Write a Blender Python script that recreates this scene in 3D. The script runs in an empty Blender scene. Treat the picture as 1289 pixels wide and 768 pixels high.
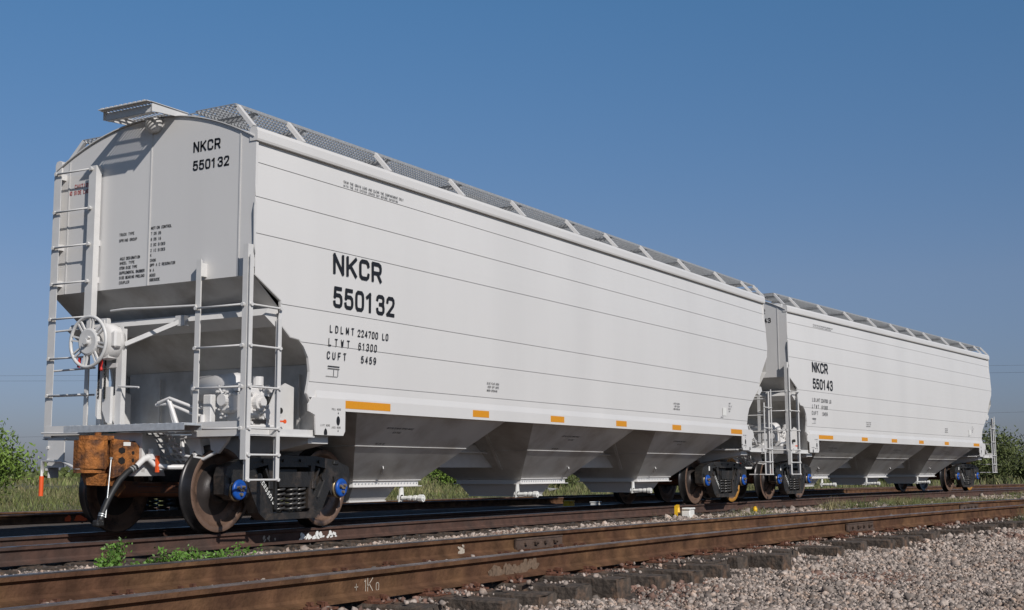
import bpy, math, random
import numpy as np
from mathutils import Vector, Matrix
random.seed(7); rng = np.random.default_rng(11)
S = bpy.context.scene
COL = S.collection
R = math.radians

# ---------------------------------------------------------------- camera
CAM = Vector((-18.671, -10.985, 0.650))
YAW, PITCH, ROLL, FPX = R(30.42), R(7.356), R(-0.209), 1627.46
fw = Vector((math.cos(YAW)*math.cos(PITCH), math.sin(YAW)*math.cos(PITCH), math.sin(PITCH)))
rt = Vector((math.sin(YAW), -math.cos(YAW), 0)); up = rt.cross(fw)
r2 = math.cos(ROLL)*rt + math.sin(ROLL)*up; u2 = -math.sin(ROLL)*rt + math.cos(ROLL)*up
cd = bpy.data.cameras.new('camera'); cam = bpy.data.objects.new('camera', cd); COL.objects.link(cam)
M = Matrix((r2, u2, -fw)).transposed().to_4x4(); M.translation = CAM
cam.matrix_world = M
cd.sensor_width = 36; cd.lens = FPX/1289*36; cd.clip_start = .1; cd.clip_end = 8000
S.camera = cam

# ---------------------------------------------------------------- light
SUN = Vector((-.415, -.715, .562)).normalized()           # direction towards the sun
elev = math.asin(SUN.z); az = math.atan2(SUN.x, SUN.y)  # azimuth clockwise from +Y
w = bpy.data.worlds.new('World'); S.world = w; w.use_nodes = True
nt = w.node_tree; bgn = nt.nodes['Background']
sky = nt.nodes.new('ShaderNodeTexSky'); sky.sky_type = 'NISHITA'; sky.sun_disc = False
sky.sun_elevation = elev; sky.sun_rotation = az
sky.air_density = 1.0; sky.dust_density = 0.6; sky.ozone_density = 2.5; sky.altitude = 50
# hazy afternoon air: the clear model sky is toned by elevation (deeper blue above, greyer at the horizon); overhead, out of view, it is darkened to cut fill
wtc = nt.nodes.new('ShaderNodeTexCoord'); sep = nt.nodes.new('ShaderNodeSeparateXYZ'); nt.links.new(wtc.outputs['Generated'], sep.inputs[0])
rmp = nt.nodes.new('ShaderNodeValToRGB'); nt.links.new(sep.outputs['Z'], rmp.inputs[0]); el_ = rmp.color_ramp.elements
el_[0].position = 0.0; el_[0].color = (.60/1.6, .64/1.6, .98/1.6, 1)
el_[1].position = 1.0; el_[1].color = (.55/1.6, .60/1.6, .65/1.6, 1)
for p_, c_ in ((.052, (.76, .80, 1.13)), (.142, (1.04, 1.06, 1.28)), (.35, (.98, 1.46, 1.74)), (.55, (.65, .75, .85))):
    e_ = el_.new(p_); e_.color = (c_[0]/1.6, c_[1]/1.6, c_[2]/1.6, 1)
tn_ = nt.nodes.new('ShaderNodeVectorMath'); tn_.operation = 'SCALE'; tn_.inputs['Scale'].default_value = 1.6; nt.links.new(rmp.outputs[0], tn_.inputs[0])
tm_ = nt.nodes.new('ShaderNodeVectorMath'); tm_.operation = 'MULTIPLY'; nt.links.new(sky.outputs[0], tm_.inputs[0]); nt.links.new(tn_.outputs[0], tm_.inputs[1])
nt.links.new(tm_.outputs[0], bgn.inputs[0]); bgn.inputs[1].default_value = 0.05
sl = bpy.data.lights.new('sun', 'SUN'); sl.energy = 3.95; sl.angle = R(.53); sl.color = (1, .965, .93)
so = bpy.data.objects.new('sun', sl); COL.objects.link(so)
so.rotation_euler = SUN.to_track_quat('Z', 'Y').to_euler()
S.view_settings.view_transform = 'Standard'; S.view_settings.look = 'None'
S.view_settings.exposure = 0.0; S.view_settings.gamma = 1.0; S.view_settings.use_curve_mapping = False

# ---------------------------------------------------------------- materials
MATS = {}
def mat(name, col, rough=.6, metal=0., var=.12, scale=6., bump=0., bscale=60., spec=.5, col2=None, c2scale=1.5, c2lo=.5, c2hi=.62, streak=False, isl=0.):
    if name in MATS: return MATS[name]
    m = bpy.data.materials.new(name); m.use_nodes = True; n = m.node_tree.nodes; L = m.node_tree.links
    p = n['Principled BSDF']; p.inputs['Roughness'].default_value = rough; p.inputs['Metallic'].default_value = metal
    p.inputs['Specular IOR Level'].default_value = spec
    tc = n.new('ShaderNodeTexCoord')
    src = tc.outputs['Object']
    if streak:
        mp = n.new('ShaderNodeMapping'); mp.inputs['Scale'].default_value = (1, 1, .12); L.new(src, mp.inputs[0]); ssrc = mp.outputs[0]
    else: ssrc = src
    no = n.new('ShaderNodeTexNoise'); no.inputs['Scale'].default_value = scale; no.inputs['Detail'].default_value = 6
    L.new(ssrc, no.inputs['Vector'])
    mr = n.new('ShaderNodeMapRange'); mr.inputs['From Min'].default_value = .3; mr.inputs['From Max'].default_value = .7
    mr.inputs['To Min'].default_value = 1-var; mr.inputs['To Max'].default_value = 1+var
    L.new(no.outputs['Fac'], mr.inputs['Value'])
    base = n.new('ShaderNodeRGB'); base.outputs[0].default_value = (*col, 1); bo = base.outputs[0]
    if col2:
        n2 = n.new('ShaderNodeTexNoise'); n2.inputs['Scale'].default_value = c2scale; n2.inputs['Detail'].default_value = 8
        n2.inputs['Roughness'].default_value = .65; L.new(src, n2.inputs['Vector'])
        r_ = n.new('ShaderNodeMapRange'); r_.inputs['From Min'].default_value = c2lo; r_.inputs['From Max'].default_value = c2hi
        L.new(n2.outputs['Fac'], r_.inputs['Value'])
        mx = n.new('ShaderNodeMixRGB'); L.new(r_.outputs[0], mx.inputs[0]); L.new(bo, mx.inputs[1]); mx.inputs[2].default_value = (*col2, 1); bo = mx.outputs[0]
    mu = n.new('ShaderNodeVectorMath'); mu.operation = 'SCALE'; L.new(bo, mu.inputs[0]); L.new(mr.outputs[0], mu.inputs['Scale'])
    out = mu.outputs[0]
    if isl:
        g = n.new('ShaderNodeNewGeometry'); m3 = n.new('ShaderNodeMapRange'); m3.inputs['To Min'].default_value = 1-isl; m3.inputs['To Max'].default_value = 1+isl
        L.new(g.outputs['Random Per Island'], m3.inputs['Value'])
        mv = n.new('ShaderNodeVectorMath'); mv.operation = 'SCALE'; L.new(out, mv.inputs[0]); L.new(m3.outputs[0], mv.inputs['Scale']); out = mv.outputs[0]
    L.new(out, p.inputs['Base Color'])
    if bump:
        nb = n.new('ShaderNodeTexNoise'); nb.inputs['Scale'].default_value = bscale; nb.inputs['Detail'].default_value = 5; L.new(src, nb.inputs['Vector'])
        b = n.new('ShaderNodeBump'); b.inputs['Strength'].default_value = bump; b.inputs['Distance'].default_value = .02
        L.new(nb.outputs['Fac'], b.inputs['Height']); L.new(b.outputs[0], p.inputs['Normal'])
    MATS[name] = m; return m
PAINT = mat('grey_car_paint', (.635, .615, .592), .33, var=.035, scale=1.1, bump=.22, bscale=1.0, streak=True)
PAINT2 = mat('grey_equipment_paint', (.60, .585, .565), .42, var=.04, scale=8)
HOPP = mat('shade_toned_hopper_paint', (.54, .525, .50), .30, var=.10, scale=1.3, bump=.35, bscale=1.5, col2=(.30, .265, .23), c2scale=1.1, c2lo=.46, c2hi=.72)  # car paint toned down to deepen underside shade, mottled with brown dirt
GALV = mat('galvanised_steel', (.50, .52, .54), .45, metal=.35, var=.12, scale=20)
GRATE = mat('galvanised_grating', (.35, .355, .36), .45, metal=.2, var=.15, scale=20)
RUSTC = mat('rusty_coupler_steel', (.30, .105, .020), .78, var=.45, scale=14, bump=.8, bscale=45, col2=(.055, .025, .016), c2scale=4, c2lo=.45, c2hi=.64)
BLACK = mat('black_truck_paint', (.020, .019, .018), .32, spec=.6, col2=(.045,.036,.030), c2scale=5, var=.2, scale=10, bump=.25, bscale=60)
RUBBER = mat('black_rubber', (.014, .014, .014), .55, var=.1)
WHEELM = mat('brown_wheel_steel', (.20, .125, .088), .40, metal=.35, var=.22, scale=5, bump=.15, bscale=30, col2=(.06, .042, .036), c2scale=4)
WHEELP = mat('dark_wheel_plate', (.032, .026, .024), .5, metal=.2, var=.3, scale=6, bump=.15)
TREAD = mat('dark_wheel_tread', (.045, .042, .042), .35, metal=.6, var=.2, scale=8)
YRIM = mat('orange_marked_rim', (.35, .16, .02), .6, var=.25, scale=9)
AXLEM = mat('rusty_axle', (.16, .055, .022), .7, var=.3, scale=8, col2=(.03, .02, .018), c2scale=4)
BLUE = mat('blue_bearing_cap', (.006, .07, .33), .4, var=.15)
BRASS = mat('tan_bolt_steel', (.35, .27, .16), .4, metal=.6, var=.1)
SPRING = mat('spring_steel', (.10, .095, .09), .35, metal=.6, var=.2, scale=20)
WHITE = mat('white_paint', (.74, .73, .69), .45, var=.05)
INK = mat('black_lettering', (.012, .012, .014), .5, var=.05)
REDINK = mat('red_lettering', (.42, .035, .03), .5, var=.05)
ORANGE = mat('orange_paint', (.75, .10, .02), .5, var=.05)
REDP = mat('red_paint', (.55, .02, .015), .5, var=.05)
YELLOW = mat('yellow_paint', (.72, .42, .01), .5, var=.1)
REFL = mat('amber_reflective_sheet', (.66, .27, .012), .35, var=.05, scale=40)
CYAN = mat('teal_tag_plastic', (.02, .35, .42), .5, var=.05)
CHAIN = mat('black_chain_steel', (.025, .024, .023), .4, metal=.5, var=.2)
CABLE = mat('pale_steel_cable', (.5, .5, .48), .35, metal=.6, var=.2, scale=60)
RAILW = mat('rusty_rail_web', (.088, .043, .024), .85, var=.4, scale=7, spec=.2, bump=.45, bscale=35, col2=(.125, .066, .032), c2scale=1.3, c2lo=.42, c2hi=.66)
RAILH = mat('worn_rail_head', (.16, .145, .14), .32, metal=.75, var=.3, scale=9, col2=(.11, .065, .045), c2scale=2.5)
RAILHB = mat('dull_rail_head', (.15, .115, .10), .45, metal=.4, var=.3, scale=9, col2=(.20, .17, .16), c2scale=3)
RAILD = mat('dark_rail_web', (.075, .038, .026), .8, var=.3, scale=7, bump=.3, bscale=35, col2=(.06, .035, .026), c2scale=2)  # darker rust web for both rails of the train track
PLATE = mat('rusty_plate', (.115, .045, .024), .85, var=.35, scale=12, bump=.4, bscale=50)
JOINT = mat('joint_bar_steel', (.085, .055, .04), .7, var=.3, scale=14, bump=.4, bscale=60)
WOOD = mat('weathered_tie_wood', (.068, .052, .040), .85, var=.5, scale=14, bump=.8, bscale=26, col2=(.105, .062, .038), c2scale=3.5)
CHALK = mat('chalk_mark', (.42, .36, .29), .9, var=.2, scale=50)
CHALKD = mat('faded_chalk_mark', (.15, .10, .065), .9, var=.3, scale=50)
CONC = mat('old_concrete', (.32, .31, .29), .9, var=.2, scale=5, bump=.4)
STONE = mat('ballast_stone', (.285, .235, .20), .85, var=.3, scale=40, isl=.66, col2=(.31, .22, .165), c2scale=9)
STONE_SHADE = mat('shade_dark_stone', (.045, .037, .032), .7, var=.3, scale=40, isl=.5)  # near-black stone colour stands in for the shade under the train
STONER = mat('rust_dusted_stone', (.17, .10, .075), .9, var=.3, scale=30, isl=.4)
BED = mat('ballast_bed_dirt', (.085, .066, .052), .95, var=.4, scale=18, bump=1., bscale=35, col2=(.05, .036, .028), c2scale=1.2)
FIELD = mat('field_ground', (.105, .10, .042), .95, var=.35, scale=1.2, bump=.6, bscale=8, col2=(.15, .125, .065), c2scale=.15)
LEAFB = mat('bright_bush_leaf', (.13, .20, .030), .6, var=.3, scale=3, isl=.4)
LEAFD = mat('dusty_bush_leaf', (.085, .105, .028), .7, var=.3, scale=2, isl=.4)
GRASS = mat('grass_blade', (.095, .115, .030), .7, var=.35, scale=.6, isl=.55, col2=(.20, .165, .08), c2scale=.5, c2lo=.44, c2hi=.62)
WEED = mat('weed_leaf', (.10, .20, .028), .6, var=.2, isl=.35)
BARK = mat('bush_bark', (.12, .09, .06), .9, var=.3)
WIRE = mat('cable_black', (.05, .05, .055), .7)
PALEROCK = mat('pale_pink_rock', (.42, .30, .24), .9, var=.2, scale=20, bump=.5)

# ---------------------------------------------------------------- mesh building
class MB:
    def __init__(s): s.v = []; s.f = []; s.m = []; s.s = []; s.mats = []; s.cur = 0
    def use(s, m):
        if m not in s.mats: s.mats.append(m)
        s.cur = s.mats.index(m); return s
    def add(s, v, f, smooth=False):
        b = len(s.v); s.v += [tuple(p) for p in v]
        for q in f: s.f.append([b+i for i in q]); s.m.append(s.cur); s.s.append(smooth)
        return s
    def box(s, c, d, rot=None):
        v = []
        for z in (-.5, .5):
            for y in (-.5, .5):
                for x in (-.5, .5):
                    p = Vector((x*d[0], y*d[1], z*d[2]))
                    if rot is not None: p = rot @ p
                    v.append(p+Vector(c))
        return s.add(v, [(0,2,3,1),(4,5,7,6),(0,1,5,4),(2,6,7,3),(0,4,6,2),(1,3,7,5)])
    def bb(s, x0, x1, y0, y1, z0, z1): return s.box(((x0+x1)/2,(y0+y1)/2,(z0+z1)/2),(abs(x1-x0),abs(y1-y0),abs(z1-z0)))
    def bevbox(s, x0, x1, y0, y1, z0, z1, b=.01):
        # box with chamfered vertical-ish edges on all axes (rounded casting look)
        cx,cy,cz=(x0+x1)/2,(y0+y1)/2,(z0+z1)/2; hx,hy,hz=abs(x1-x0)/2,abs(y1-y0)/2,abs(z1-z0)/2
        pts=[]; 
        for sx in (-1,1):
            for sy in (-1,1):
                for sz in (-1,1):
                    pts += [(cx+sx*hx,cy+sy*(hy-b),cz+sz*(hz-b)),(cx+sx*(hx-b),cy+sy*hy,cz+sz*(hz-b)),(cx+sx*(hx-b),cy+sy*(hy-b),cz+sz*hz)]
        return s.hull(pts)
    def hull(s, pts):
        import bmesh
        bm = bmesh.new(); [bm.verts.new(p) for p in pts]
        r = bmesh.ops.convex_hull(bm, input=bm.verts[:])
        loose=[v for v in bm.verts if not v.link_faces]
        for v in loose: bm.verts.remove(v)
        bm.verts.index_update()
        vv=[v.co[:] for v in bm.verts]; ff=[[v.index for v in f.verts] for f in bm.faces]; bm.free()
        return s.add(vv, ff)
    def tube(s, pts, r, n=8, cap=True, smooth=True, closed=False):
        pts = [Vector(p) for p in pts]; N = len(pts); rs = r if isinstance(r,(list,tuple)) else [r]*N
        v=[]; prev=None
        for i,p in enumerate(pts):
            if closed: t=(pts[(i+1)%N]-pts[i-1])
            elif i==0: t=pts[1]-p
            elif i==N-1: t=p-pts[i-1]
            else: t=(pts[i+1]-p).normalized()+(p-pts[i-1]).normalized()
            t.normalize()
            if prev is None:
                a=Vector((0,0,1)) if abs(t.z)<.9 else Vector((1,0,0)); u=t.cross(a).normalized()
            else:
                u=(prev-t*prev.dot(t)); u = u.normalized() if u.length>1e-6 else t.orthogonal().normalized()
            prev=u; w_=t.cross(u)
            for k in range(n):
                a=2*math.pi*k/n; v.append(p+rs[i]*(math.cos(a)*u+math.sin(a)*w_))
        f=[]
        for i in range(N if closed else N-1):
            j=(i+1)%N
            for k in range(n): f.append((i*n+k,i*n+(k+1)%n,j*n+(k+1)%n,j*n+k))
        s.add(v,f,smooth)
        if cap and not closed:
            s.add(v[:n],[tuple(range(n-1,-1,-1))]); s.add(v[-n:],[tuple(range(n))])
        return s
    def bar(s, a, b, w_, h, upv=(0,0,1)):
        a=Vector(a); b=Vector(b); t=(b-a).normalized(); u=Vector(upv); sd=t.cross(u)
        if sd.length<1e-4: sd=t.cross(Vector((1,0,0)))
        sd.normalize(); u=sd.cross(t)
        v=[]
        for p in (a,b):
            for x,y in ((-1,-1),(1,-1),(1,1),(-1,1)): v.append(p+sd*x*w_/2+u*y*h/2)
        return s.add(v,[(0,3,2,1),(4,5,6,7),(0,1,5,4),(1,2,6,5),(2,3,7,6),(3,0,4,7)])
    def lathe(s, prof, c, axis, n=40, smooth=True, a0=0, a1=2*math.pi):
        ax=Vector(axis).normalized(); u=ax.orthogonal().normalized(); w_=ax.cross(u); v=[]; c=Vector(c)
        for k in range(n):
            a=a0+(a1-a0)*k/n
            for r_,h in prof: v.append(c+ax*h+r_*(math.cos(a)*u+math.sin(a)*w_))
        P=len(prof); f=[]
        for k in range(n):
            for i in range(P-1): f.append((k*P+i,((k+1)%n)*P+i,((k+1)%n)*P+i+1,k*P+i+1))
        return s.add(v,f,smooth)
    def cyl(s, c, axis, r_, h, n=20):
        return s.lathe([(0,-h/2),(r_,-h/2),(r_,-h/2),(r_,h/2),(r_,h/2),(0,h/2)],c,axis,n,False)
    def prism(s, poly, y0, y1, plane='xz', rot=None):
        # polygon in a plane extruded along the third axis
        def P(a,b,c): return {'xz':(a,c,b),'xy':(a,b,c),'yz':(c,a,b)}[plane]
        n=len(poly); v=[P(a,b,y0) for a,b in poly]+[P(a,b,y1) for a,b in poly]
        f=[tuple(range(n)),tuple(range(2*n-1,n-1,-1))]+[(i,n+i,n+(i+1)%n,(i+1)%n) for i in range(n)]
        return s.add(v,f)
    def build(s, name, parent=None, m=None, **kw):
        me=bpy.data.meshes.new(name); me.from_pydata([tuple(p) for p in s.v],[],s.f); 
        for q in (s.mats or [m]): me.materials.append(q)
        if s.mats: me.polygons.foreach_set('material_index', s.m)
        me.polygons.foreach_set('use_smooth', s.s); me.update()
        import bmesh
        bm=bmesh.new(); bm.from_mesh(me); bmesh.ops.recalc_face_normals(bm, faces=bm.faces[:]); bm.to_mesh(me); bm.free()
        o=bpy.data.objects.new(name,me); COL.objects.link(o)
        if parent: o.parent=parent
        for k,x in kw.items(): o[k]=x
        return o
def empty(name, loc, rz=0, **kw):
    o=bpy.data.objects.new(name,None); COL.objects.link(o); o.location=loc; o.rotation_euler=(0,0,rz); o.empty_display_size=.3
    for k,x in kw.items(): o[k]=x
    return o
def copy_tree(o, parent=None, skip=()):
    c=o.copy(); COL.objects.link(c); c.parent=parent
    for ch in list(o.children):
        if ch.name.split('.')[0] in skip: continue
        copy_tree(ch, c, skip)
    return c

# ---------------------------------------------------------------- stroke lettering
G = {
'A':[[(0,0),(.5,1),(1,0)],[(.2,.35),(.8,.35)]],'B':[[(0,0),(0,1),(.7,1),(.92,.9),(.92,.65),(.7,.53),(0,.53)],[(.7,.53),(1,.4),(1,.13),(.75,0),(0,0)]],
'C':[[(1,.76),(.96,.9),(.78,1),(.22,1),(.04,.9),(0,.76),(0,.24),(.04,.1),(.22,0),(.78,0),(.96,.1),(1,.24)]],
'D':[[(0,0),(0,1),(.6,1),(.92,.85),(1,.65),(1,.35),(.92,.15),(.6,0),(0,0)]],'E':[[(1,1),(0,1),(0,0),(1,0)],[(0,.52),(.8,.52)]],
'F':[[(1,1),(0,1),(0,0)],[(0,.52),(.8,.52)]],'G':[[(1,.78),(.8,1),(.2,1),(0,.8),(0,.2),(.2,0),(.8,0),(1,.2),(1,.48),(.6,.48)]],
'H':[[(0,0),(0,1)],[(1,0),(1,1)],[(0,.52),(1,.52)]],'I':[[(.5,0),(.5,1)]],'J':[[(.9,1),(.9,.2),(.7,0),(.25,0),(0,.2)]],
'K':[[(0,0),(0,1)],[(1,1),(.02,.38)],[(.32,.57),(1,0)]],'L':[[(0,1),(0,0),(.9,0)]],'M':[[(0,0),(0,1),(.5,.2),(1,1),(1,0)]],
'N':[[(0,0),(0,1),(1,0),(1,1)]],'O':[[(.2,0),(0,.18),(0,.82),(.2,1),(.8,1),(1,.82),(1,.18),(.8,0),(.2,0)]],
'P':[[(0,0),(0,1),(.75,1),(1,.85),(1,.6),(.75,.45),(0,.45)]],'Q':[[(.2,0),(0,.18),(0,.82),(.2,1),(.8,1),(1,.82),(1,.18),(.8,0),(.2,0)],[(.6,.25),(1,0)]],
'R':[[(0,0),(0,1),(.74,1),(.95,.92),(1,.8),(1,.64),(.95,.52),(.74,.45),(0,.45)],[(.6,.45),(1,0)]],
'S':[[(1,.8),(.8,1),(.2,1),(0,.8),(0,.68),(.2,.54),(.8,.46),(1,.32),(1,.18),(.8,0),(.2,0),(0,.18)]],
'T':[[(0,1),(1,1)],[(.5,1),(.5,0)]],'U':[[(0,1),(0,.2),(.2,0),(.8,0),(1,.2),(1,1)]],'V':[[(0,1),(.5,0),(1,1)]],
'W':[[(0,1),(.25,0),(.5,.75),(.75,0),(1,1)]],'X':[[(0,0),(1,1)],[(0,1),(1,0)]],'Y':[[(0,1),(.5,.5),(1,1)],[(.5,.5),(.5,0)]],
'Z':[[(0,1),(1,1),(0,0),(1,0)]],'0':[[(.22,0),(.05,.1),(0,.28),(0,.72),(.05,.9),(.22,1),(.78,1),(.95,.9),(1,.72),(1,.28),(.95,.1),(.78,0),(.22,0)]],
'1':[[(.15,.8),(.6,1),(.6,0)]],'2':[[(0,.76),(.04,.9),(.22,1),(.78,1),(.96,.9),(1,.74),(.9,.56),(0,0),(1,0)]],
'3':[[(0,.8),(.06,.93),(.24,1),(.74,1),(.94,.92),(.97,.76),(.9,.6),(.7,.53),(.4,.53)],[(.7,.53),(.94,.45),(1,.3),(.97,.12),(.78,0),(.22,0),(.04,.08),(0,.22)]],
'4':[[(.75,0),(.75,1),(0,.28),(1,.28)]],'5':[[(.92,1),(.12,1),(.06,.52),(.24,.62),(.74,.62),(.94,.53),(1,.36),(1,.22),(.94,.08),(.76,0),(.22,0),(.04,.08),(0,.2)]],
'6':[[(.9,.9),(.7,1),(.3,1),(.06,.85),(0,.6),(0,.2),(.22,0),(.78,0),(1,.2),(1,.4),(.8,.58),(.2,.58),(0,.42)]],
'7':[[(0,1),(1,1),(.35,0)]],'8':[[(.25,.54),(.06,.68),(.06,.86),(.25,1),(.75,1),(.94,.86),(.94,.68),(.75,.54),(.25,.54),(0,.36),(0,.16),(.22,0),(.78,0),(1,.16),(1,.36),(.75,.54)]],
'9':[[(.1,.1),(.3,0),(.7,0),(.94,.15),(1,.4),(1,.8),(.78,1),(.22,1),(0,.8),(0,.6),(.2,.42),(.8,.42),(1,.58)]],
'-':[[(.15,.5),(.85,.5)]],'/':[[(0,0),(1,1)]],'.':[[(.4,0),(.6,0)]],'+':[[(.1,.45),(.9,.45)],[(.5,.1),(.5,.8)]],
}
def text(mb, s, u0, v0, h, mapf, w_=None, th=.15, pitch=1.55, span=None, seg=.06):
    """s drawn from (u0,v0) with cap height h; mapf(u,v)->3D"""
    cw = (w_ or .52)*h; adv = cw*pitch
    t = th*h
    if span: adv=(span-cw)/(max(1,len(s)-1)) if len(s)>1 else adv; cw=min(cw,adv*.84)
    for i,ch in enumerate(s):
        for pl in G.get(ch,[]):
            pts=[Vector((u0+i*adv+t/2+a*(cw-t), v0+t/2+b*(h-t))) for a,b in pl]
            if ch in '1I': pts=[p-Vector((cw*.1,0)) for p in pts]
            # break at sharp corners, mitre the gentle bends
            runs=[[pts[0]]]
            for k in range(1,len(pts)):
                runs[-1].append(pts[k])
                if k<len(pts)-1:
                    d0=(pts[k]-pts[k-1]).normalized(); d1=(pts[k+1]-pts[k]).normalized()
                    if d0.dot(d1)<.25: runs.append([pts[k]])
            for rn in runs:
                N=len(rn); L=[];Rr=[]
                for k,p in enumerate(rn):
                    d0=(p-rn[k-1]).normalized() if k>0 else (rn[1]-p).normalized()
                    d1=(rn[k+1]-p).normalized() if k<N-1 else d0
                    n0=Vector((-d0.y,d0.x)); m_=(n0+Vector((-d1.y,d1.x))).normalized(); c=max(.6,m_.dot(n0)); off=m_*(t/2/c)
                    q=p-(d0*t*.42 if k==0 else Vector((0,0)))+(d0*t*.42 if k==N-1 else Vector((0,0)))
                    L.append(q+off); Rr.append(q-off)
                for k in range(N-1): mb.add([mapf(*L[k]),mapf(*Rr[k]),mapf(*Rr[k+1]),mapf(*L[k+1])],[(0,1,2,3)])

# ================================================================= TRACK CURVES AND GROUND
def t1(x): return -(x*x-48)/398. if x>-16 else -(256-48)/398.+ (x+16)*16*2/398.
def t2(x):
    if x<-10.94: return -5.4955
    if x<16: return -6.022-.09624*x-.0044*x*x
    return -6.022-.09624*16-.0044*256+(x-16)*(-.237)
def t3(x): return 7.75-.088*x-.0016*x*x if x>-27 else 8.96
def t4(x): return -10.92
TZ = {1:-.012, 2:.079, 3:-.03, 4:-.06}
def slope(t,x): return (t(x+.05)-t(x-.05))/.1
RH = .172
def sm(a,b,x):
    t=min(1,max(0,(x-a)/(b-a))); return t*t*(3-2*t)
def gh(x,y):
    h=-.42
    for k,t in ((1,t1),(2,t2),(3,t3),(4,t4)):
        d=abs(y-t(x))
        if k==2:
            top=TZ[2]-RH-.045; q=top-.08*sm(.84,1.2,d)-.02*sm(1.3,1.7,d)+.018*math.sin(x*3.7+y); q=q+(-.42-q)*sm(1.6,3.2,d)
        else:
            top=TZ[k]-RH-(.06 if k!=4 else .09); q=top+(-.42-top)*sm(1.25,2.55,d)
        h=max(h,q)
    if y<0: h=max(h,-.285)
    return h
def tn(x,y):   # slow bumps
    return .016*math.sin(x*2.1+1.3*math.sin(y*1.7))+.012*math.sin(y*3.1+x*.7)+.008*math.sin(x*5.3-y*4.1)
# field: one sheet to the horizon
mb=MB(); mb.add([(-3000,-3000,-.55),(3000,-3000,-.55),(3000,3000,-.55),(-3000,3000,-.55)],[(0,1,2,3)])
g=mb.build('ground',m=FIELD,kind='structure')
def sheet(name,x0,x1,nx,y0,y1,ny,fn,m,**kw):
    v=[];f=[]
    for j in range(ny+1):
        for i in range(nx+1):
            x=x0+(x1-x0)*i/nx; y=y0+(y1-y0)*j/ny; v.append((x,y,fn(x,y)))
    for j in range(ny):
        for i in range(nx):
            a=j*(nx+1)+i; f.append((a,a+1,a+nx+2,a+nx+1))
    mb=MB(); mb.add(v,f,True); return mb.build(name,m=m,**kw)
sheet('ballast_bed',-40,90,520,-14,11.5,170,lambda x,y: gh(x,y)+tn(x,y)*.6-(.2*sm(9.5,11.5,y)),BED,kind='structure')
sheet('field',-60,400,150,10.6,420,150,lambda x,y:-.46+.05*math.sin(x*.31+y*.17)+.03*math.sin(x*.9-y*.6),FIELD,kind='structure')

# ---------------------------------------------------------------- rails
def rail_profile():
    h=RH; half=[(.070,-h),(.070,-h+.012),(.022,-h+.028),(.009,-h+.045),(.009,-.052),(.020,-.043),(.036,-.034),(.036,-.008),(.031,-.002),(.020,0)]
    return half+[(-a,b) for a,b in reversed(half)]
def rail(name,tfn,z,off,x0,x1,step,web,head,**kw):
    prof=rail_profile(); P=len(prof); v=[]; xs=np.arange(x0,x1+step,step)
    for x in xs:
        s_=slope(tfn,x); n=Vector((-s_,1,0)).normalized(); c=Vector((x,tfn(x),z))+n*off
        for a,b in prof: v.append(c+n*a+Vector((0,0,b)))
    mb=MB(); mb.use(web); mb.use(head)
    for i in range(len(xs)-1):
        for k in range(P):
            q=(i*P+k,i*P+(k+1)%P,(i+1)*P+(k+1)%P,(i+1)*P+k)
            hd = (7<=k<=11)
            mb.f.append(list(q)); mb.m.append(1 if hd else 0); mb.s.append(False)
    mb.v=v
    n=len(xs)-1
    mb.f.append(list(range(P))); mb.m.append(0); mb.s.append(False)
    mb.f.append([n*P+k for k in range(P)]); mb.m.append(0); mb.s.append(False)
    return mb.build(name,**kw)
GR='running rails of the yard tracks'
G2=.7535
rA=rail('rail',t2,TZ[2],G2,-34,60,.5,RAILW,RAILH,label='rusty rail of the foreground track on the side nearer the white train, polished top',category='rail',group=GR)
rB=rail('rail',t2,TZ[2],-G2,-34,60,.5,RAILW,RAILHB,label='rusty rail nearest the camera with exposed tie ends and a chalked mark',category='rail',group=GR)
r1n=rail('rail',t1,TZ[1],-G2,-45,90,.5,RAILD,RAILH,label='rusty rail under the near wheels of the white hopper cars',category='rail',group=GR)
r1f=rail('rail',t1,TZ[1],G2,-45,90,.5,RAILD,RAILH,label='shaded rail under the far wheels of the white hopper cars',category='rail',group=GR)
r3n=rail('rail',t3,TZ[3],-G2,-40,110,.6,RAILW,RAILHB,label='nearer rusty rail of the track behind the white train, with an orange painted patch',category='rail',group=GR)
r3f=rail('rail',t3,TZ[3],G2,-40,110,.6,RAILW,RAILHB,label='farther rusty rail of the track behind the white train, at the edge of the grass',category='rail',group=GR)
r4=rail('rail',t4,TZ[4],G2,-34,-2,.5,RAILW,RAILH,label='short corner glimpse of rail at the bottom right edge of the photo',category='rail',group=GR)
# joint bars, bolted on the web
def joint(par,tfn,z,off,x,ln=.86):
    s_=slope(tfn,x); t=Vector((1,s_,0)).normalized(); n=Vector((-s_,1,0)).normalized()
    c=Vector((x,tfn(x),z))+n*(off-.034)
    a=c-t*ln/2; b=c+t*ln/2; mb=MB()
    mb.bar(a+Vector((0,0,-.094)),b+Vector((0,0,-.094)),.020,.078); mb.bar(a+Vector((0,0,-.142))-n*.008,b+Vector((0,0,-.142))-n*.008,.034,.02)
    mb.bar(a+Vector((0,0,-.055))-n*.003,b+Vector((0,0,-.055))-n*.003,.026,.013)
    jb=mb.build('joint_bar',par,JOINT)
    for k in range(4):
        p=c+t*(k-1.5)*.17*ln/.8+Vector((0,0,-.096))-n*.022
        bo=MB(); bo.cyl(p,n,.026 if k%2 else .021,.03,6); 
        if k%2: bo.cyl(p-n*.02,n,.012,.035,8)
        bo.build('bolt',jb,JOINT)
joint(rA,t2,TZ[2],G2,-7.7); joint(rB,t2,TZ[2],-G2,-2.8,.9); joint(rA,t2,TZ[2],G2,6.1,.9)
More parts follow.
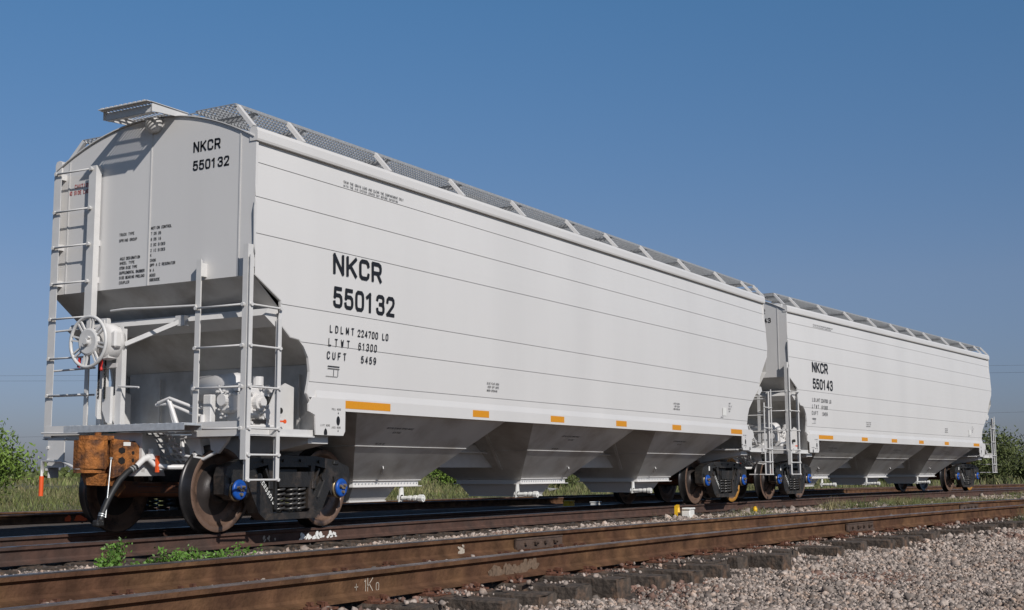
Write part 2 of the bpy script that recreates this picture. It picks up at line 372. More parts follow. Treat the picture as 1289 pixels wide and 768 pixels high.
# small hand-made marks on the rails (painted on, so parts of the rail)
def web_map(tfn,z,off,x0,side=-1):
    def f(u,v):
        x=x0+u; s_=slope(tfn,x); n=Vector((-s_,1,0)).normalized(); return Vector((x,tfn(x),z))+n*(off-.0125)+Vector((0,0,v-.135))
    return f
mb=MB(); fm=web_map(t2,TZ[2],-G2,-12.47)
text(mb,'+',0,.012,.055,fm,w_=.8,th=.09); text(mb,'1',.10,.005,.075,fm,w_=.35,th=.08); text(mb,'K',.13,.002,.08,fm,w_=.7,th=.08); text(mb,'0',.215,.0,.05,fm,w_=.65,th=.11)
mb.build('chalk_mark',rB,CHALK)
def splat(par,tfn,z,off,x,L_,n_,m,nm='paint_splash',sz=.012,zz=(.0,.06)):
    mb=MB(); fm=web_map(tfn,z,off,x)
    for k in range(n_):
        u=random.uniform(0,L_); v=random.uniform(*zz); a=random.uniform(.5,1.4)*sz; b=a*random.uniform(.4,.9); q=random.uniform(0,3)
        pts=[fm(u+a*math.cos(t_)*math.cos(q)-b*math.sin(t_)*math.sin(q),v+a*math.cos(t_)*math.sin(q)+b*math.sin(t_)*math.cos(q))+Vector((0,-.0004*k,0)) for t_ in np.linspace(0,2*math.pi,8)[:-1]]
        mb.add(pts,[tuple(range(7))])
    mb.build(nm,par,m)
splat(r1n,t1,TZ[1],-G2,-6.35,.75,42,WHITE,sz=.028,zz=(-.01,.055)); splat(r1n,t1,TZ[1],-G2,-7.05,.25,10,CHALK,sz=.02)
splat(rA,t2,TZ[2],G2,-9.05,.09,14,CHALK,sz=.02,zz=(.0,.07)); splat(rB,t2,TZ[2],-G2,-10.95,.5,26,CHALKD,sz=.055,zz=(-.005,.02)); splat(rB,t2,TZ[2],-G2,-10.45,.22,10,CHALKD,sz=.04,zz=(.02,.055))
splat(r3n,t3,TZ[3],-G2,-2.9,1.0,40,ORANGE,'orange_patch',sz=.05,zz=(-.01,.06))
# ---------------------------------------------------------------- ties
tie_x=[-11.751,-11.304,-10.751,-10.148,-9.594,-8.954,-8.411,-8.057,-7.429,-7.011,-6.223,-5.35,-4.501,-3.663,-3.399+.2,-2.675,-1.92,-1.343,-.739,.046,.62,1.168,1.704]
x=-12.35
tie2=[]
while x>-17: tie2.append(x); x-=.56
tie2=sorted(tie2+tie_x)
x=2.25
while x<24: tie2.append(x); x+=.55
def tie(tfn,z,x,L_,near_ext,label,grp,plates=True,hgt=.17):
    s_=slope(tfn,x); a=math.atan(s_)
    r_=empty('railway_tie',(x,tfn(x),z-RH-.012),a+random.uniform(-.02,.02),label=label,category='railway tie',group=grp)
    w_=.22+random.uniform(-.015,.02); y0=-near_ext; y1=1.25+random.uniform(-.05,.05)
    mb=MB(); ny=9; v=[];f=[]
    for j in range(ny+1):
        y=y0+(y1-y0)*j/ny
        for (px,pz) in ((-.5,-1),(-.5,-.06),(-.42,0),(-.15,-.012),(.15,.0),(.44,0),(.5,-.08),(.5,-1)):
            k=random.uniform(-.006,.006); v.append((px*w_+k,y+(random.uniform(-.012,.012) if j in(0,ny) else 0),pz*hgt+(random.uniform(-.008,.004) if pz>-.5 else 0)))
    for j in range(ny):
        for i in range(7): f.append((j*8+i,j*8+i+1,(j+1)*8+i+1,(j+1)*8+i))
    f+= [tuple(range(8)),tuple(ny*8+i for i in range(8))]
    mb.add(v,f); mb.build('timber',r_,WOOD)
    if plates:
        for sgn in (-1,1):
            mb=MB(); mb.box((0,sgn*G2,.006),(.19,.34,.012)); mb.box((0,sgn*G2-.09,.016),(.19,.03,.012)); mb.box((0,sgn*G2+.09,.016),(.19,.03,.012))
            pl=mb.build('tie_plate',r_,PLATE)
            for dx,dy in ((-.055,-.085),(.05,-.085),(-.05,.085),(.055,.085),(.0,-.135)):
                sp=MB(); sp.box((dx+random.uniform(-.01,.01),sgn*G2+dy,.03+random.uniform(0,.012)),(.022,.035,.018)); sp.box((dx,sgn*G2+dy,.015),(.014,.014,.04)); sp.build('spike',pl,PLATE)
for x in tie2:
    tie(t2,TZ[2]+random.uniform(-.022,.006),x,2.5,1.36+random.uniform(-.14,.17),'weathered timber tie under the foreground track, its dark end sticking out into the gravel','ties of the foreground track')
x=-15.5
while x<26:
    tie(t1,TZ[1],x,2.5,1.22+random.uniform(-.05,.05),'timber tie half buried in gravel under the white hopper cars','ties of the train track',False); x+=.56+random.uniform(-.03,.03)
for x in (-10.55,-11.15):
    r_=tie(t4,TZ[4],x,2.5,-.0,'dark tie end beside the rail at the bottom right corner','ties at the bottom right corner',False)

# ---------------------------------------------------------------- ballast stones (uncountable)
def ico():
    p=(1+5**.5)/2; v=np.array([(-1,p,0),(1,p,0),(-1,-p,0),(1,-p,0),(0,-1,p),(0,1,p),(0,-1,-p),(0,1,-p),(p,0,-1),(p,0,1),(-p,0,-1),(-p,0,1)],float)
    v/=np.linalg.norm(v[0]); f=np.array([(0,11,5),(0,5,1),(0,1,7),(0,7,10),(0,10,11),(1,5,9),(5,11,4),(11,10,2),(10,7,6),(7,1,8),(3,9,4),(3,4,2),(3,2,6),(3,6,8),(3,8,9),(4,9,5),(2,4,11),(6,2,10),(8,6,7),(9,8,1)])
    return v,f
IV,IF=ico()
def np_mesh(name,V,F,m,**kw):
    me=bpy.data.meshes.new(name); nv=len(V); nf,k=F.shape
    me.vertices.add(nv); me.vertices.foreach_set('co',V.astype(np.float32).ravel())
    me.loops.add(nf*k); me.loops.foreach_set('vertex_index',F.astype(np.int32).ravel())
    me.polygons.add(nf); me.polygons.foreach_set('loop_start',np.arange(0,nf*k,k,dtype=np.int32)); me.polygons.foreach_set('loop_total',np.full(nf,k,dtype=np.int32))
    me.materials.append(m); me.update(calc_edges=True); 
    o=bpy.data.objects.new(name,me); COL.objects.link(o)
    for a,b in kw.items(): o[a]=b
    return o
def rand_rot(n):
    q=rng.normal(size=(n,4)); q/=np.linalg.norm(q,axis=1)[:,None]; a,b,c,d=q.T
    return np.stack([np.stack([1-2*(c*c+d*d),2*(b*c-a*d),2*(b*d+a*c)],1),np.stack([2*(b*c+a*d),1-2*(b*b+d*d),2*(c*d-a*b)],1),np.stack([2*(b*d-a*c),2*(c*d+a*b),1-2*(b*b+c*c)],1)],1)
def stones(P,size):
    n=len(P); var=IV[None]*(1+rng.uniform(-.42,.28,size=(n,12,1)))
    var*= (size[:,None]*rng.uniform(.5,1.4,size=(n,3)))[:,None,:]
    V=np.einsum('nij,nkj->nki',rand_rot(n),var)+P[:,None,:]
    F=IF[None]+(np.arange(n)*12)[:,None,None]
    return V.reshape(-1,3),F.reshape(-1,3)
T1=np.vectorize(t1); T2=np.vectorize(t2); GH=np.vectorize(lambda x,y: gh(x,y)+tn(x,y)*.6)
cx,cy=CAM.x,CAM.y
def cand(n,x0,x1,y0,y1):
    X=rng.uniform(x0,x1,n); Y=rng.uniform(y0,y1,n)
    dx,dy=X-cx,Y-cy; dep=dx*math.cos(YAW)+dy*math.sin(YAW); lat=dx*math.sin(YAW)-dy*math.cos(YAW)
    return X,Y,dep,lat
def make_stones():
    PX=[];PY=[];SZ=[];SHADE_M=[]
    for x0,x1 in ((-16,-12),(-12,-8),(-8,-4),(-4,2),(2,10),(10,20),(20,40)):
        y0,y1=-11,1.5
        # density at nearest depth
        n=int((x1-x0)*(y1-y0)*3500)
        if x0>=2: n=int(n*.35)
        if x0>=10: n=int(n*.6)
        X,Y,dep,lat=cand(n,x0,x1,y0,y1)
        D=.0110*np.maximum(1,dep/12.)
        ref=3500*(.35 if x0>=2 else 1)*(.6 if x0>=10 else 1)
        keep=(dep>3.5)&(np.abs(lat)<.44*dep+.3)&(rng.uniform(size=n)<(.70/(D*2)**2)/ref*1.15)
        d2=Y-T2(X); d1=Y-T1(X)
        keep&=~((np.abs(np.abs(d2)-G2)<.085)|(np.abs(np.abs(d1)-G2)<.085))
        keep&=~(np.abs(Y+10.92-G2)<.085)
        shade_msk=(np.abs(d1)<1.1); SHADE_M.append(shade_msk[keep])  # ballast along the train track takes the painted-shade stone colour
        X,Y,D=X[keep],Y[keep],D[keep]; PX.append(X);PY.append(Y);SZ.append(D)
    X=np.concatenate(PX);Y=np.concatenate(PY);D=np.concatenate(SZ); D=D*np.exp(rng.normal(0,.40,len(D))); SHADE_M=np.concatenate(SHADE_M)
    # keep ties of the foreground track clear
    d2=Y-T2(X); tx=np.array(tie2); near=np.min(np.abs(X[:,None]-tx[None]),axis=1)<.12
    on=near&(d2>-1.5)&(d2<-.8)
    keep=~(on&(rng.uniform(size=len(X))<.90)); X,Y,D,SHADE_M=X[keep],Y[keep],D[keep],SHADE_M[keep]
    Z=GH(X,Y)+D*.25
    d2=Y-T2(X); near=np.min(np.abs(X[:,None]-tx[None]),axis=1)<.12
    Z=np.where(near&(np.abs(d2)<1.32),np.maximum(Z,TZ[2]-RH-.005),Z)
    return X,Y,Z,D,SHADE_M
X,Y,Z,D,SHADE_M=make_stones()
print('stones',len(X))
redd=(np.sin(X*1.7+2*np.sin(Y*1.3))+np.sin(Y*2.3+X*.9+1)+rng.normal(size=len(X))*.6)>1.75
redd|=((np.abs(Y-T2(X))<1.0)&(rng.uniform(size=len(X))<.55))
for msk,m,nm,lb in ((SHADE_M,STONE_SHADE,'shade_dark_gravel','crushed stone coloured dark for the shade under the train'),(~redd&~SHADE_M,STONE,'ballast_gravel','pale grey and tan crushed stone spread over the yard'),(redd&~SHADE_M,STONER,'rusty_gravel','rust stained crushed stone in patches among the pale gravel')):
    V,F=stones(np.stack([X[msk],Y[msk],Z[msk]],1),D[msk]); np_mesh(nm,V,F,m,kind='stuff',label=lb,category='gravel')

# ================================================================= THE HOPPER CAR
HX=8.178      # end sheet
def sy(z):    # half width of the curved side
    return 1.600-.030*((z-2.75)/1.4)**2-(.012 if z>3.4 else 0)*(z-3.4)
CA=[(4.42,-8.178),(2.78,-8.178),(2.54,-7.745),(2.42,-7.724),(2.27,-7.724),(2.15,-7.57),(2.135,-7.42),(2.065,-7.324),(1.945,-7.237),(1.785,-7.204),(1.68,-7.216),(1.54,-7.245),(1.36,-7.10)]
CB=[(4.42,8.14),(3.7,8.22),(3.3,8.245),(3.1,8.20),(2.62,7.72),(2.42,7.66),(2.3,7.50),(2.15,7.30),(1.95,7.05),(1.78,6.95),(1.68,6.93),(1.54,6.90),(1.36,6.88)]
def cont(C,z):
    for (z0,x0),(z1,x1) in zip(C,C[1:]):
        if z1<=z<=z0: return x0+(x1-x0)*(z0-z)/(z0-z1)
    return C[-1][1] if z<C[-1][0] else C[0][1]
seams=[4.40,4.03,3.643,3.236,2.505,2.113,1.677,1.50]
car=empty('covered_hopper_car',(0,0,0),0,label='large nearer pale grey covered hopper car numbered 550132 with its end facing us',category='railway car',group='covered hopper cars')
P=lambda mb,name,m=PAINT,par=None,**k: mb.build(name,par or car,m,**k)
sides=[]
for sg in (-1,1):
    mb=MB()
    for i in range(len(seams)-1):
        zt,zb=seams[i],seams[i+1]
        zs=sorted(set([zt,zb]+[z for z in [c[0] for c in CA+CB] if zb<z<zt]+list(np.linspace(zb,zt,4))),reverse=True)
        # each sheet laps over the one below: it stands 9 mm proud at its lower edge
        lap=.008; v=[];f=[]; nX=12
        for z in zs:
            k=(zt-z)/(zt-zb); xa,xb=cont(CA,z),cont(CB,z)
            for j in range(nX+1): v.append((xa+(xb-xa)*j/nX, sg*(sy(z)+lap*k), z))
        for a in range(len(zs)-1):
            for j in range(nX): q=a*(nX+1)+j; f.append((q,q+1,q+nX+2,q+nX+1))
        mb.add(v,f)
        xa,xb=cont(CA,zb),cont(CB,zb)   # lower lip of the lap
        mb.add([(xa,sg*(sy(zb)+lap),zb),(xb,sg*(sy(zb)+lap),zb),(xb,sg*(sy(zb)-.02),zb),(xa,sg*(sy(zb)-.02),zb)],[(0,1,2,3)])
    # edge flange along the cut-away ends
    for C_ in (CA,CB):
        for (z0,x0),(z1,x1) in zip(C_[1:],C_[2:]):
            mb.bar((x0,sg*(sy(z0)-.012),z0),(x1,sg*(sy(z1)-.012),z1),.012,.03,(0,sg,0))
    o=P(mb,'side_sheet'); sides.append(o)
# side sills and roof chords
for sg in (-1,1):
    mb=MB(); 
    prof=[(1.552,1.36),(1.600,1.36),(1.600,1.505),(1.580,1.60),(1.545,1.60)]
    mb.prism([(sg*a,b) for a,b in prof],-7.09,6.95,'yz'); P(mb,'side_sill')
    mb=MB(); prof=[(1.50,4.262),(1.604,4.262),(1.612,4.285),(1.612,4.372),(1.595,4.412),(1.545,4.425),(1.50,4.40)]
    mb.prism([(sg*a,b) for a,b in prof],-8.19,8.17,'yz'); P(mb,'roof_chord')
# roof
def rz(y): return 4.730-.172*y*y
mb=MB(); ys=np.linspace(-1.56,1.56,25); v=[];f=[]
for x in (-8.178,8.16):
    for y in ys: v.append((x,y,rz(y)))
for i in range(24): f.append((i,i+1,25+i+1,25+i))
mb.add(v,f,True); roof=P(mb,'roof')
mb=MB(); mb.bevbox(-7.3,7.3,-.27,.27,4.70,4.80,.03)
for k in range(11): x=-6.9+k*1.38; mb.bevbox(x-.04,x+.04,-.33,.33,4.72,4.83,.01)
mb.build('hatch_cover',roof,PAINT)
# end sheets: upper plate with roof-shaped top
for xe,sg,nm in ((-8.178,-1,'A'),(8.165,1,'B')):
    mb=MB(); top=[(y,rz(y)-.004) for y in np.linspace(-1.57,1.57,21)]
    zb=2.775 if sg<0 else 3.15; hw=1.585
    poly=[(-hw,zb)]+[(-hw,4.28)]+[t for t in top if abs(t[0])<1.5]+[(hw,4.28),(hw,zb)]
    mb.prism(poly,xe,xe-sg*.04,'yz')
    es=P(mb,'end_sheet')
    mb=MB()   # vertical weld beads and roof edge lip
    for y in (0,-1.365,1.365): mb.bb(xe+sg*.003,xe+sg*.008,y-.010,y+.010,zb,rz(y)-.03)
    for a,b in zip(top,top[1:]): mb.bar((xe+sg*.008,a[0],a[1]+.009),(xe+sg*.008,b[0],b[1]+.009),.035,.011)
    mb.build('end_weld',es,PAINT2)
# slope sheets (end to first hopper)
z1,z0=2.775,1.30
def slopex(z): return -5.10-(z-.5)*(8.178-5.10)/(2.775-.5)
for sg in (-1,1):
    mb=MB()
    x=lambda z: slopex(z) if sg<0 else -slopex(z)
    zz=[2.775,2.5,2.2,1.9,1.6,1.36]
    v=[];f=[]
    for z in zz: v+= [(x(z),-sy(z)+.015,z),(x(z),sy(z)-.015,z)]
    for i in range(len(zz)-1): f.append((2*i,2*i+1,2*i+3,2*i+2))
    mb.add(v,f)
    if sg>0: mb.add([(8.165,-1.58,3.15),(8.165,1.58,3.15),(-slopex(2.775),1.58,2.775),(-slopex(2.775),-1.58,2.775)],[(0,1,2,3)])
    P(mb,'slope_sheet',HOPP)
# transverse stiffener under the slope and end bulkhead plate
for sg in (-1,1):
    mb=MB(); mb.prism([(sg*a_,b_) for a_,b_ in [(7.90,2.44),(7.74,2.44),(7.70,2.27),(7.78,2.25),(7.96,2.36)]],-1.56,1.56,'xz'); P(mb,'slope_stiffener',PAINT2)
for sg in (-1,1):
    mb=MB(); x0=sg*6.99; mb.bb(x0,x0-sg*.02,-1.50,1.50,1.12,1.89)
    mb.bb(x0+sg*.03,x0+sg*.05,-1.30,-1.27,1.12,1.78); mb.bb(x0+sg*.03,x0+sg*.05,.92,.95,1.12,1.8)
    if sg<0: mb.cyl((x0-.012,.98,1.62),(1,0,0),.03,.004,12)
    P(mb,'bulkhead_plate',HOPP)
    # curved body web between bulkhead and side
    for sd in (-1,1):
        mb=MB(); mb.prism([(sg*7.75,1.12),(sg*7.15,1.12),(sg*7.15,1.62),(sg*7.30,1.66),(sg*7.46,1.58),(sg*7.62,1.30)],sd*1.30,sd*1.315,'xz'); P(mb,'body_web',PAINT2)
# shear plate and side stubs
for sg in (-1,1):
    mb=MB(); a,b=sg*8.24,sg*6.5
    mb.bb(sg*7.30,b,-1.50,1.50,1.075,1.10); mb.bb(sg*8.05,sg*7.305,-1.38,-1.0,1.078,1.10); mb.bb(sg*8.18,sg*8.08,-1.50,1.50,1.08,1.10)
    for sd in (-1,1):
        mb.bb(a,sg*7.05,sd*1.51,sd*1.545,1.045,1.13)
        mb.bb(a,sg*7.09,sd*1.545,sd*1.58,1.045,1.058)
    mb.bb(a,sg*8.18,-1.545,-.86,1.04,1.20); mb.bb(a,sg*8.18,.86,1.545,1.04,1.20)
    P(mb,'shear_plate',PAINT2)
    # bolster tab plate hanging below the sill with its lifting marks
    for sd in (-1,1):
        mb=MB(); ins=.04
        poly=[(sg*7.16,1.50),(sg*6.565,1.50),(sg*6.565,1.13),(sg*6.60,1.075),(sg*7.10,1.075),(sg*7.12,1.30),(sg*7.24,1.34),(sg*7.24,1.42)]
        mb.prism(poly,sd*1.588,sd*1.607,'xz')
        tab=P(mb,'jacking_plate',PAINT)
        if sd<0:
            mb=MB(); yy=-1.609
            for (cx_,cz_,rr) in ((-6.70 if sg<0 else 6.74,1.245,.055),(-6.93 if sg<0 else 6.99,1.10,.05)):
                n=24; mb.add([(cx_,yy,cz_)]+[(cx_+rr*.62*math.cos(t_),yy,max(1.078,cz_+rr*math.sin(t_))) for t_ in np.linspace(0,2*math.pi,n)[:-1]],[(0,i,i%(n-1)+1) for i in range(1,n)])
            fm=lambda u,v:(u,yy,v)
            ox=0 if sg<0 else 13.44
            text(mb,'LIFT HERE',-7.02+ox,1.175,.024,fm,th=.16); text(mb,'PULL HERE',-6.82+ox,1.365,.024,fm,th=.16); text(mb,'JACK HERE',-6.82+ox,1.155,.024,fm,th=.16)
            for ax,az in ((-6.93+ox,1.16),(-6.70+ox,1.35),(-6.70+ox,1.145)): mb.add([(ax,yy,az-.032),(ax+.012,yy,az-.014),(ax-.012,yy,az-.014)],[(0,1,2)]); mb.add([(ax-.003,yy,az),(ax+.003,yy,az),(ax+.003,yy,az-.02),(ax-.003,yy,az-.02)],[(0,1,2,3)])
            mb.build('lettering',tab,INK)
# centre sill
mb=MB(); mb.bb(-8.42,8.42,-.26,.26,.72,.735); mb.bb(-8.42,8.42,-.26,-.245,.735,1.075); mb.bb(-8.42,8.42,.245,.26,.735,1.075); mb.bb(-8.42,8.42,-.26,.26,1.06,1.0745)
cs=P(mb,'center_sill',PAINT2)
# body bolsters
for sg in (-1,1):
    mb=MB(); mb.prism([(-1.5,1.07),(1.5,1.07),(1.5,.98),(.5,.80),(-.5,.80),(-1.5,.98)],sg*6.75,sg*7.11,'yz'); P(mb,'body_bolster',PAINT2)
# hoppers
gx=[-4.352,0,4.352]; gw_=.74; gz=.52
tops=[(-6.26,-2.80),(-1.98,1.52),(2.42,6.26)]
for i,c in enumerate(gx):
    xl,xr=tops[i]; bl,br=c-gw_,c+gw_; zt=1.36
    mb=MB(); hy=1.545; hb=.60
    v=[(xl,-hy,zt),(xr,-hy,zt),(xr,hy,zt),(xl,hy,zt),(bl,-hb,gz),(br,-hb,gz),(br,hb,gz),(bl,hb,gz)]
    f=[(0,1,5,4),(1,2,6,5),(2,3,7,6),(3,0,4,7)]
    mb.add(v,f)
    def ext(xt,xb,pk):
        mb.add([(xt,-hy,zt),(xt,hy,zt),(pk,hy,1.75),(pk,-hy,1.75)],[(0,1,2,3)])
    if i==0: ext(xr,br,-2.39)
    if i==1: ext(xl,bl,-2.39); ext(xr,br,1.97)
    if i==2: ext(xl,bl,1.97)
    # short vertical skirt between sill and hopper
    mb.add([(xl,-hy,zt),(xr,-hy,zt),(xr,-hy,1.45),(xl,-hy,1.45)],[(0,1,2,3)]); mb.add([(xl,hy,zt),(xr,hy,zt),(xr,hy,1.45),(xl,hy,1.45)],[(0,1,2,3)])
    for zz_ in (.98,):
        k_=(zz_-gz)/(zt-gz); yy_=hb+(hy-hb)*k_
        for sg_ in (-1,1): mb.bar((bl+(xl-bl)*k_,sg_*(yy_+.002),zz_),(br+(xr-br)*k_,sg_*(yy_+.002),zz_),.008,.010)
        mb.bar((bl+(xl-bl)*k_-.002,-yy_,zz_),(bl+(xl-bl)*k_-.002,yy_,zz_),.008,.010)
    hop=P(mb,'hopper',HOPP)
    # small stencils and a bracket on the sloping side
    mb=MB()
    def hm(u,v): 
        k=(v-gz)/(zt-gz); return (u,-(hb+(hy-hb)*k)-.003,v)
    text(mb,'EMPTYING CLEANING SUPPORT BRACKET',c-1.05 if i==0 else c-.75,1.19,.022,hm,th=.17); text(mb,'BOTH SIDES',c-.85 if i==0 else c-.45,1.14,.022,hm,th=.17)
    if i<2: text(mb,'MAX 300 LBS',c-1.0 if i==0 else c-.7,1.00 ,.022,hm,th=.17)
    mb.build('lettering',hop,INK)
    mb=MB(); mb.bar(Vector(hm(c-.30 if i!=1 else c+.55,.64))+Vector((0,-.01,0)),Vector(hm(c-.40 if i!=1 else c+.45,.72))+Vector((0,-.01,0)),.05,.012,(0,-1,.5)); mb.build('vibrator_bracket',hop,PAINT2)
    # gusset strips on the far slopes
    if i:
        mb=MB(); k=.35; mb.bar((xl+(bl-xl)*.12-.02,-.62,zt-.10),(xl+(bl-xl)*.80-.02,-.40,gz+.17),.05,.03); mb.build('gusset',hop,HOPP)
    # outlet gate: bolted flange, pan, operating shaft
    mb=MB(); fl=gw_+.03
    for (z_,t_,o_) in ((.545,.010,.035),(.462,.010,.045)):
        mb.bb(bl-o_,br+o_,-hb-o_,-hb+.02,z_-t_/2,z_+t_/2); mb.bb(bl-o_,br+o_,hb-.02,hb+o_,z_-t_/2,z_+t_/2)
        mb.bb(bl-o_,bl+.02,-hb+.02,hb-.02,z_-t_/2,z_+t_/2); mb.bb(br-.02,br+o_,-hb+.02,hb-.02,z_-t_/2,z_+t_/2)
    mb.bb(bl-.005,br+.005,-hb-.005,-hb+.01,.467,.540); mb.bb(bl-.005,br+.005,hb-.01,hb+.005,.467,.540); mb.bb(bl-.005,bl+.01,-hb+.01,hb-.01,.467,.540); mb.bb(br-.01,br+.005,-hb+.01,hb-.01,.467,.540)
    gate=P(mb,'outlet_gate',PAINT)
    mb=MB()
    for k in range(20): mb.cyl((bl+.04+k*(br-bl-.08)/19,-hb-.011,.503),(0,1,0),.009,.014,6)
    mb.build('bolt_row',gate,GALV)
    mb=MB(); sx={0:(-5.06,-4.10),1:(-.72,.30),2:(3.65,4.7)}[i]
    mb.hull([(sx[0]-.0,-hb+.03,.457),(sx[1]+.0,-hb+.03,.457),(sx[0]+.0,hb-.03,.457),(sx[1]-.0,hb-.03,.457),(sx[0]+.10,-hb+.17,.27),(sx[1]-.06,-hb+.17,.27),(sx[0]+.10,hb-.17,.27),(sx[1]-.06,hb-.17,.27)]); mb.bb(sx[0]+.09,sx[1]-.05,-hb+.15,hb-.15,.258,.272)
    mb.build('gate_pan',gate,PAINT)
    if True:
        px=-4.02 if i==0 else (-.86 if i==1 else 3.42)
        mb=MB(); yA=-.56; yB=-.98; zc=.30
        mb.cyl((px,(yA+yB)/2,zc),(0,1,0),.030,yA-yB,12); mb.cyl((px,-.60,zc),(0,1,0),.048,.05,12); mb.cyl((px,yB+.035,zc),(0,1,0),.05,.07,8); mb.cyl((px,yB+.13,zc),(0,1,0),.040,.05,8)
        mb.cyl((px,-.76,zc),(0,1,0),.036,.05,8); mb.cyl((px,yB-.004,zc),(0,1,0),.022,.02,8)
        mb.prism([(px-.03,.46),(px+.03,.46),(px+.05,.30),(px-.06,.25)],-.625,-.605,'xz')
        mb.build('gate_shaft',gate,WHITE)
# reflective strips on both sills
strips=[(-6.565,-5.66)]+[(x-.16,x+.16) for x in (-3.55,-1.27,1.05,3.21)]+[(5.9,6.80)]
strips=[(-6.565,-5.66),(-3.75,-3.33),(-1.55,-1.12),(.70,1.10),(3.02,3.42),(5.95,6.80)]
for sg in (-1,1):
    for a,b in strips:
        mb=MB(); mb.bb(a,b,sg*1.599,sg*1.6025,1.395,1.487); P(mb,'reflective_strip',REFL)

# ---- running boards with brace arms
def grating(mb,x0,x1,y0,y1,z,px=.055,py=.073,h=.028,t_=.005,t2_=.007):
    n=int((x1-x0)/px)
    for i in range(n+1): x=x0+(x1-x0)*i/n; mb.bb(x-t2_,x+t2_,y0,y1,z-.006,z+.002)
    m_=max(1,int(round((y1-y0)/py)))
    for j in range(m_+1): y=y0+(y1-y0)*j/m_; e=.010 if j in (0,m_) else t_; mb.bb(x0,x1,y-e,y+e,z-(h if j in (0,m_) else .012),z+.004)
bx=[-8.15,-7.298,-5.593,-3.856,-2.159,-.415,.995,2.439,4.167,6.04,7.586,8.35]
for sg in (-1,1):
    mb=MB(); a,b=(-1.285,-.70) if sg<0 else (.70,1.285)
    grating(mb,-8.2 if sg<0 else -8.07,8.42,a,b,4.715 if sg<0 else 4.675)
    rb=P(mb,'running_board',GRATE)
    for x in (bx if sg<0 else [-8.05]+bx[1:]):
        mb=MB(); mb.bar((x,sg*1.275,4.70 if sg<0 else 4.66),(x,sg*1.52,4.43),.045,.055,(1,0,0)); mb.build('brace',rb,PAINT)
        mb=MB(); mb.bb(x+.30,x+.34,min(sg*.70,sg*1.27),max(sg*.70,sg*1.27),4.64,4.70); mb.build('support_angle',rb,GRATE)
# crossover boards on the roof between the hatches
for x0,x1 in ((-7.85,-7.35),(-5.0,-4.5),(-2.4,-1.9),(-.0,.5),(2.9,3.4),(5.4,5.9),(7.6,8.2)):
    mb=MB(); grating(mb,x0,x1,-.69,.69,4.83,.09,.11); mb.bb(x0,x1,-.69,-.67,4.70,4.80); mb.bb(x0,x1,.67,.69,4.70,4.80); P(mb,'roof_crossover',GRATE)
# end platform sticking out at the roof centre
for sg in (-1,1):
    mb=MB(); xo=sg*8.60; xi=sg*8.02; a,b=min(xo,xi),max(xo,xi)
    for i in range(6): x=a+(b-a)*i/5; mb.bb(x-.016,x+.016,-.37,.37,4.768,4.773)
    for j in range(15): y=-.37+.74*j/14; mb.bb(a,b,y-.011,y+.011,4.7695,4.774)
    for j in range(10): y=-.33+.66*j/9; mb.bb(xo-.05,xo+.05,y-.02,y+.02,4.783,4.792)
    mb.bb(xo-sg*.05-.004,xo-sg*.05+.004,-.36,.36,4.675,4.757); mb.bb(xo-sg*.10,xo-sg*.05,-.36,.36,4.668,4.674)
    mb.bb(xo-.05,xo+.05,-.39,.39,4.7745,4.783)
    for y in (-.385,.385): mb.prism([(xo-sg*.03,4.774),(xi,4.774),(xi,4.715),(xo-sg*.03,4.675)],y-.005,y+.005,'xz'); mb.bb(min(xo,xi),max(xo,xi),y-.02,y+.02,4.7745,4.780)
    P(mb,'end_platform',PAINT2)
    mb=MB(); mb.lathe([(0,-.05),(.05,-.05),(.09,-.02),(.105,.05),(.105,.10)],(sg*8.21,-.06,4.60),(0,0,1),20); P(mb,'roof_end_vent',PAINT2)

# ---- ladders
def ladder(name,mk,y0,y1,zs,x,zr,stile_w=.075,par=None,rod=.012,axis='y',bent=True):
    """stiles at y0,y1 (end ladder) or x positions (side ladder)"""
    mb=MB()
    for k,q in enumerate((y0,y1)):
        za,zb=zs[k]
        if axis=='y':
            s_=1 if q>(y0+y1)/2 else -1
            mb.bb(x-.008,x,q-stile_w/2,q+stile_w/2,za,zb)
            mb.bb(x,x+.075*(1 if x<0 else -1),q+s_*(stile_w/2-.008),q+s_*stile_w/2,za,zb)
        else:
            mb.bb(q-stile_w/2,q+stile_w/2,x-.008,x,za,zb); mb.bb(q-.004,q+.004,x,x+.05,za,zb)
    o=mb.build(name,car,PAINT2)
    for z in zr:
        mb=MB(); e=.03; d=-.035 if (axis=='y' and x<0) or axis=='x' else .035
        if axis=='y': pts=[(x,y0,z),(x+d,y0,z),(x+d,y1,z),(x,y1,z)]
        else: pts=[(y0-e,x-.012,z),(y1+e,x-.012,z)]
        mb.tube(pts,rod,8)
        for q in (y0,y1):
            c=(x+d,q,z) if axis=='y' else (q,x-.014,z)
            mb.cyl(c,(1,0,0) if axis=='y' else (0,1,0),.022,.028,6)
        mb.build('rung',o,PAINT2)
    return o
LX=-8.275
ladder('end_ladder',None,1.455,.855,[(1.06,4.26),(2.42,4.26)],LX,[4.22,3.75,3.32,2.88],.12)
mb=MB(); mb.bb(LX-.008,LX,.80,.86,1.2,2.46); mb.bb(LX-.006,LX+.06,.855,.863,1.2,2.46); o=P(mb,'ladder_stile',PAINT2)
mb=MB()
for z in (2.46,1.99,1.555):
    mb.tube([(LX,1.455,z),(LX-.035,1.455,z),(LX-.035,.80,z),(LX,.80,z)],.012,8); mb.tube([(LX+.02,1.455,z-.14*(z>1.7)),(LX+.09,.80,z-.12*(z>1.7))],.012,8)
    mb.cyl((LX-.035,1.455,z),(1,0,0),.022,.03,6)
P(mb,'lower_rung',PAINT2)
